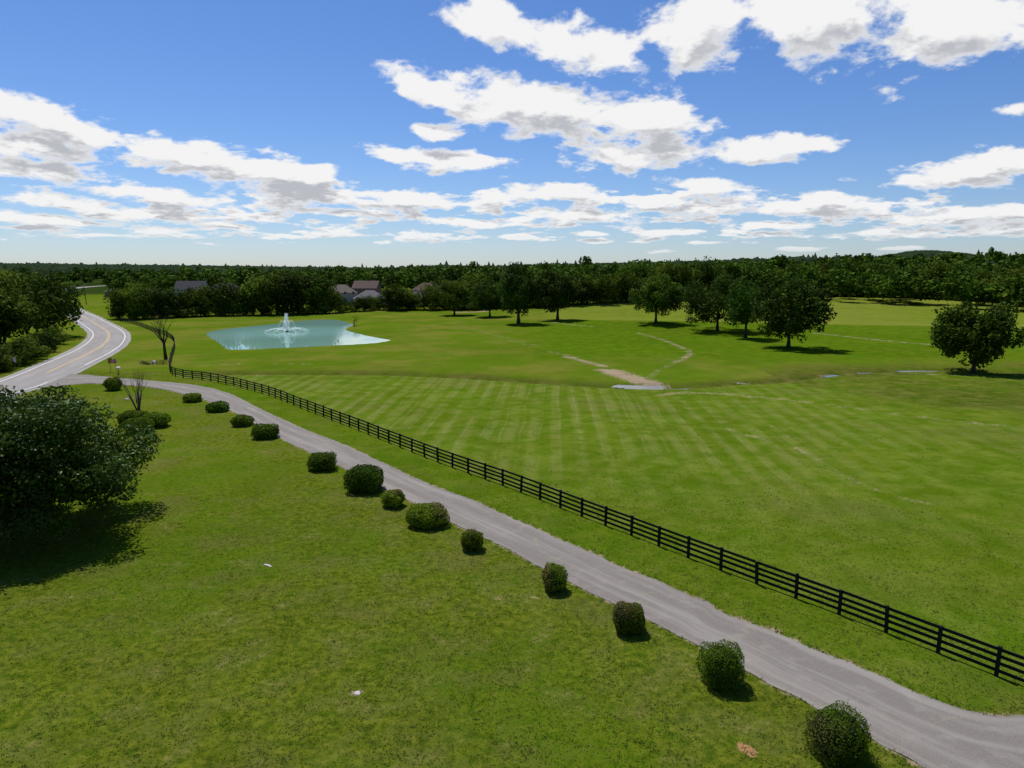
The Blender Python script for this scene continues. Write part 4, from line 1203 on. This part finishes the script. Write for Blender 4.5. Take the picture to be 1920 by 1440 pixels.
e = ob('mailbox', None, None, p, 0.5); tag(e, 'small white roadside box on a short post by the stop sign', 'mailbox')
mb = MB(); mb.box((0, 0, .45), (.1, .1, 1.0)); ob('post', mb.mesh('post', M_WOODPOLE), e)
mb = MB()
prof = [(-.16, 0), (.16, 0), (.16, .2)] + [(.16 * math.cos(a), .2 + .16 * math.sin(a)) for a in np.linspace(.3, 2.84, 6)] + [(-.16, .2)]
nq = len(prof); mb.add([(-.3, y, z + .95) for y, z in prof] + [(.3, y, z + .95) for y, z in prof], [tuple(range(nq))[::-1], tuple(range(nq, 2 * nq))] + [(i, (i + 1) % nq, (i + 1) % nq + nq, i + nq) for i in range(nq)])
ob('box', mb.mesh('box', M_SIGNWHITE), e)
p = G(162, 571)
e = ob('utility_pole', None, None, p); tag(e, 'tall brown utility pole with crossarm on the grass beside the road', 'utility pole'); e.rotation_euler.y = -0.03
mb = MB(); mb.tube([(0, 0, -1), (0, 0, 11.6)], [.2, .13], 8); ob('pole', mb.mesh('pole', M_WOODPOLE, True), e)
mb = MB(); mb.box((0, -.14, 10.9), (2.4, .1, .12), .5); ob('crossarm', mb.mesh('crossarm', M_WOODPOLE), e)
mb = MB(); mb.tube([(.34, -.1, 9.3), (.34, -.1, 10.2)], [.22, .22], 10); ob('transformer', mb.mesh('transformer', M_STONE, True), e)
p = G(664, 611)
e = ob('pond_post', None, None, p); tag(e, 'short thick black post standing at the pond edge', 'post')
mb = MB(); mb.tube([(0, 0, -.5), (0, 0, 1.75), (0, 0, 1.85)], [.17, .16, .1], 10); ob('shaft', mb.mesh('shaft', M_FENCE, True), e)
mb = MB(); mb.tube([(0, 0, 1.83), (0, 0, 1.93)], [.19, .15], 10); ob('cap', mb.mesh('cap', M_FENCE, True), e)
ms = tree_meshes(401, 3.4, 1.2, 1.2, 260, 0.22, M_LEAF_LIGHT, r0=.04, lobes=8, lobe_r=.45)
plant_tree(ms, G(668, 610), 'sapling', 'thin pale sapling beside the black post at the pond')


def rock(name, px, py, size, label, mat=M_STONE, seed=1):
    r3 = random.Random(seed); p = G(px, py); mb = MB(); vs = []
    for a in range(5):
        for b in range(8):
            th, ph = math.pi * a / 4, 2 * math.pi * b / 8; q = r3.uniform(.8, 1.15)
            vs.append((size[0] * math.sin(th) * math.cos(ph) * q, size[1] * math.sin(th) * math.sin(ph) * q, size[2] * math.cos(th) * q + size[2] * .35))
    mb.add(vs, [(a * 8 + b, (a + 1) * 8 + b, (a + 1) * 8 + (b + 1) % 8, a * 8 + (b + 1) % 8) for a in range(4) for b in range(8)])
    o = ob(name, mb.mesh(name, mat), None, p, r3.uniform(0, 3)); tag(o, label, 'rock'); return o


rock('boulder', 289, 681, (.7, .5, .4), 'pale boulder lying in the dry brush beside the bare tree', seed=3)
rock('stone', 238, 750, (.3, .25, .2), 'small stone on the lawn between the lone round bush and the bare shrub', seed=4)
rock('stone', 502, 1061, (.36, .12, .05), 'flat white stone lying in the open lawn', seed=5)
rock('stone', 670, 1300, (.18, .13, .04), 'flat pale stone in the bare spot of the near lawn', seed=6)
# dry brush in the ditch round the boulder
mb = MB(); r2 = random.Random(8)
for k in range(60):
    a = r2.uniform(2.6, 6.6); b = Vector((math.cos(a) * r2.uniform(.3, 2.6), math.sin(a) * 1.2, 0)); t = Vector((math.cos(a) * .8 + r2.gauss(0, .3), r2.gauss(0, .4), r2.uniform(.5, 1.1)))
    mb.tube([b, b + t * .5, b + t * r2.uniform(.7, 1.3)], [.035, .025, .01], 4, cap=False)
o = ob('brush_pile', mb.mesh('brush_pile', M_BARK), None, G(289, 683)); tag(o, 'dark tangle of dry twigs around the pale boulder', 'brush')

# small red vehicle by the houses
p = G(443, 566)
e = ob('car', None, None, p, R(12)); tag(e, 'small bright red vehicle parked by the houses behind the tree row', 'car')
prof = [(-2.2, .45), (2.2, .45), (2.25, .95), (1.5, 1.1), (.8, 1.75), (-1.5, 1.8), (-2.1, 1.15), (-2.25, .9)]
mb = MB(); nq = len(prof); mb.add([(x, -.9, z) for x, z in prof] + [(x, .9, z) for x, z in prof], [tuple(range(nq)), tuple(range(nq, 2 * nq))[::-1]] + [(i, i + nq, (i + 1) % nq + nq, (i + 1) % nq) for i in range(nq)])
ob('body', mb.mesh('body', M_CARRED), e)
mb = MB(); mb.tube([(0, -.12, 0), (0, .12, 0)], [.36, .36], 12); wm = mb.mesh('wheel', M_TYRE)
for x in (-1.4, 1.4):
    for y in (-.85, .85): ob('wheel', wm, e, (x, y, .36))
for y in (-.91, .91):
    mb = MB(); mb.add([(-1.5, y, 1.2), (.9, y, 1.2), (.6, y, 1.65), (-1.3, y, 1.68)], [(0, 1, 2, 3)]); ob('window', mb.mesh('window', M_PANE), e)
# white tank on the skyline
d = Vector(pix_dir(1010, 511)).normalized() * 2300; gz = hz(d.x, d.y)
e = ob('water_tower', None, None, (d.x, d.y, gz)); tag(e, 'tiny white water tower dome on the wooded skyline', 'tower')
zt = CAM_H + d.z - gz + 3
mb = MB(); mb.tube([(0, 0, zt - 7), (0, 0, zt - 5.5), (0, 0, zt - 3), (0, 0, zt - .8), (0, 0, zt)], [2, 6, 7.5, 5.5, 1], 14); ob('tank', mb.mesh('tank', M_SIGNWHITE, True), e)
mb = MB(); mb.tube([(0, 0, -2), (0, 0, zt - 6)], [2, 1.6], 10); ob('stem', mb.mesh('stem', M_SIGNWHITE, True), e)

# ------------------------------------------------------------------ lawn grass
def grass_mat():
    m, T, b, out = material('grass_blades')
    geo = T.n('ShaderNodeNewGeometry'); P = geo.outputs['Position']
    tuft = T.noise(P, 2.2, 5.0, 0.62); mid = T.noise(P, 0.42, 5.0, 0.6, 0.4)
    col = T.mix(T.ramp(tuft, 0.3, 0.72), (0.080, 0.140, 0.008), (0.175, 0.220, 0.020))
    col = T.mix(T.m('MULTIPLY', T.ramp(mid, 0.42, 0.68), 0.55), col, (0.15, 0.15, 0.035))
    col = T.mix(T.m('MULTIPLY', T.ramp(geo.outputs['Random Per Island'], 0.7, 1.0), 0.6), col, (0.23, 0.20, 0.08))
    T.link(col, b.inputs['Base Color']); b.inputs['Roughness'].default_value = 0.7; b.inputs['Specular IOR Level'].default_value = 0.1
    tl = T.n('ShaderNodeBsdfTranslucent'); T.link(col, tl.inputs[0])
    mx = T.n('ShaderNodeMixShader'); mx.inputs[0].default_value = 0.6
    T.link(b.outputs[0], mx.inputs[1]); T.link(tl.outputs[0], mx.inputs[2]); T.link(mx.outputs[0], out.inputs[0])
    return m


def build_grass(n=130000):
    r2 = np.random.default_rng(13)
    r = np.sqrt(r2.uniform(20.0 ** 2, 72.0 ** 2, n * 2)); keep = r2.uniform(0, 1, n * 2) < (24 / r) ** 1.1 * (1 - sstep(48, 72, r))
    r = r[keep][:n]; a = np.radians(r2.uniform(-44, 44, len(r)))
    P = np.stack([r * np.sin(a), r * np.cos(a)], 1)
    d, _ = seg_dist(P, DRIVE_POLY + DRIVE_POLY[:1]); ins = inside(P, DRIVE_POLY)
    ok = ~ins | (d < 0.06); P, d, ins = P[ok], d[ok], ins[ok]; n = len(P)
    nz = np.sin(P[:, 0] * 1.9 + np.sin(P[:, 1] * 1.3) * 2) * np.cos(P[:, 1] * 2.3 + P[:, 0] * 0.6)
    h = r2.uniform(0.02, 0.055, n) * (1 + 0.5 * nz) + np.where((d < 0.5) & (r2.uniform(0, 1, n) < .5), r2.uniform(0, .09, n), 0)
    Z = height(P[:, 0], P[:, 1], False); B = np.column_stack([P, Z])
    Vs, Fs, off = [], [], 0
    for k in range(3):
        t = r2.uniform(0, 6.28, n); w = r2.uniform(0.012, 0.028, n); ln = r2.normal(0, 0.6, (n, 2)) * h[:, None]
        q = B + np.column_stack([r2.normal(0, .03, (n, 2)), np.zeros(n)])
        u = np.column_stack([np.cos(t) * w, np.sin(t) * w, np.zeros(n)])
        Vs.append(np.stack([q - u, q + u, q + np.column_stack([ln, h])], 1).reshape(-1, 3)); Fs.append(np.arange(3 * n).reshape(-1, 3) + off); off += 3 * n
    r = np.sqrt(r2.uniform(20.0 ** 2, 85.0 ** 2, 16000)); a = np.radians(r2.uniform(-44, 44, 16000)); Q = np.stack([r * np.sin(a), r * np.cos(a)], 1)
    pat = np.sin(Q[:, 0] * .9 + 2 * np.sin(Q[:, 1] * .37)) * np.cos(Q[:, 1] * .8 + Q[:, 0] * .3) + r2.normal(0, .5, len(Q))
    Q = Q[(~inside(Q, DRIVE_POLY)) & (pat > .75)]; m2 = len(Q); B2 = np.column_stack([Q, height(Q[:, 0], Q[:, 1], False)])
    for k in range(7):
        hh = r2.uniform(.03, .075, m2); t = r2.uniform(0, 6.28, m2); w = r2.uniform(.015, .035, m2)
        q = B2 + np.column_stack([r2.normal(0, .05, (m2, 2)), np.zeros(m2)]); u = np.column_stack([np.cos(t) * w, np.sin(t) * w, np.zeros(m2)])
        Vs.append(np.stack([q - u, q + u, q + np.column_stack([r2.normal(0, .8, (m2, 2)) * hh[:, None], hh])], 1).reshape(-1, 3)); Fs.append(np.arange(3 * m2).reshape(-1, 3) + off); off += 3 * m2
    o = ob('grass', np_mesh('grass', np.vstack(Vs), np.vstack(Fs), grass_mat())); tag(o, 'short green lawn grass around the driveway', 'grass', kind='stuff')
build_grass()
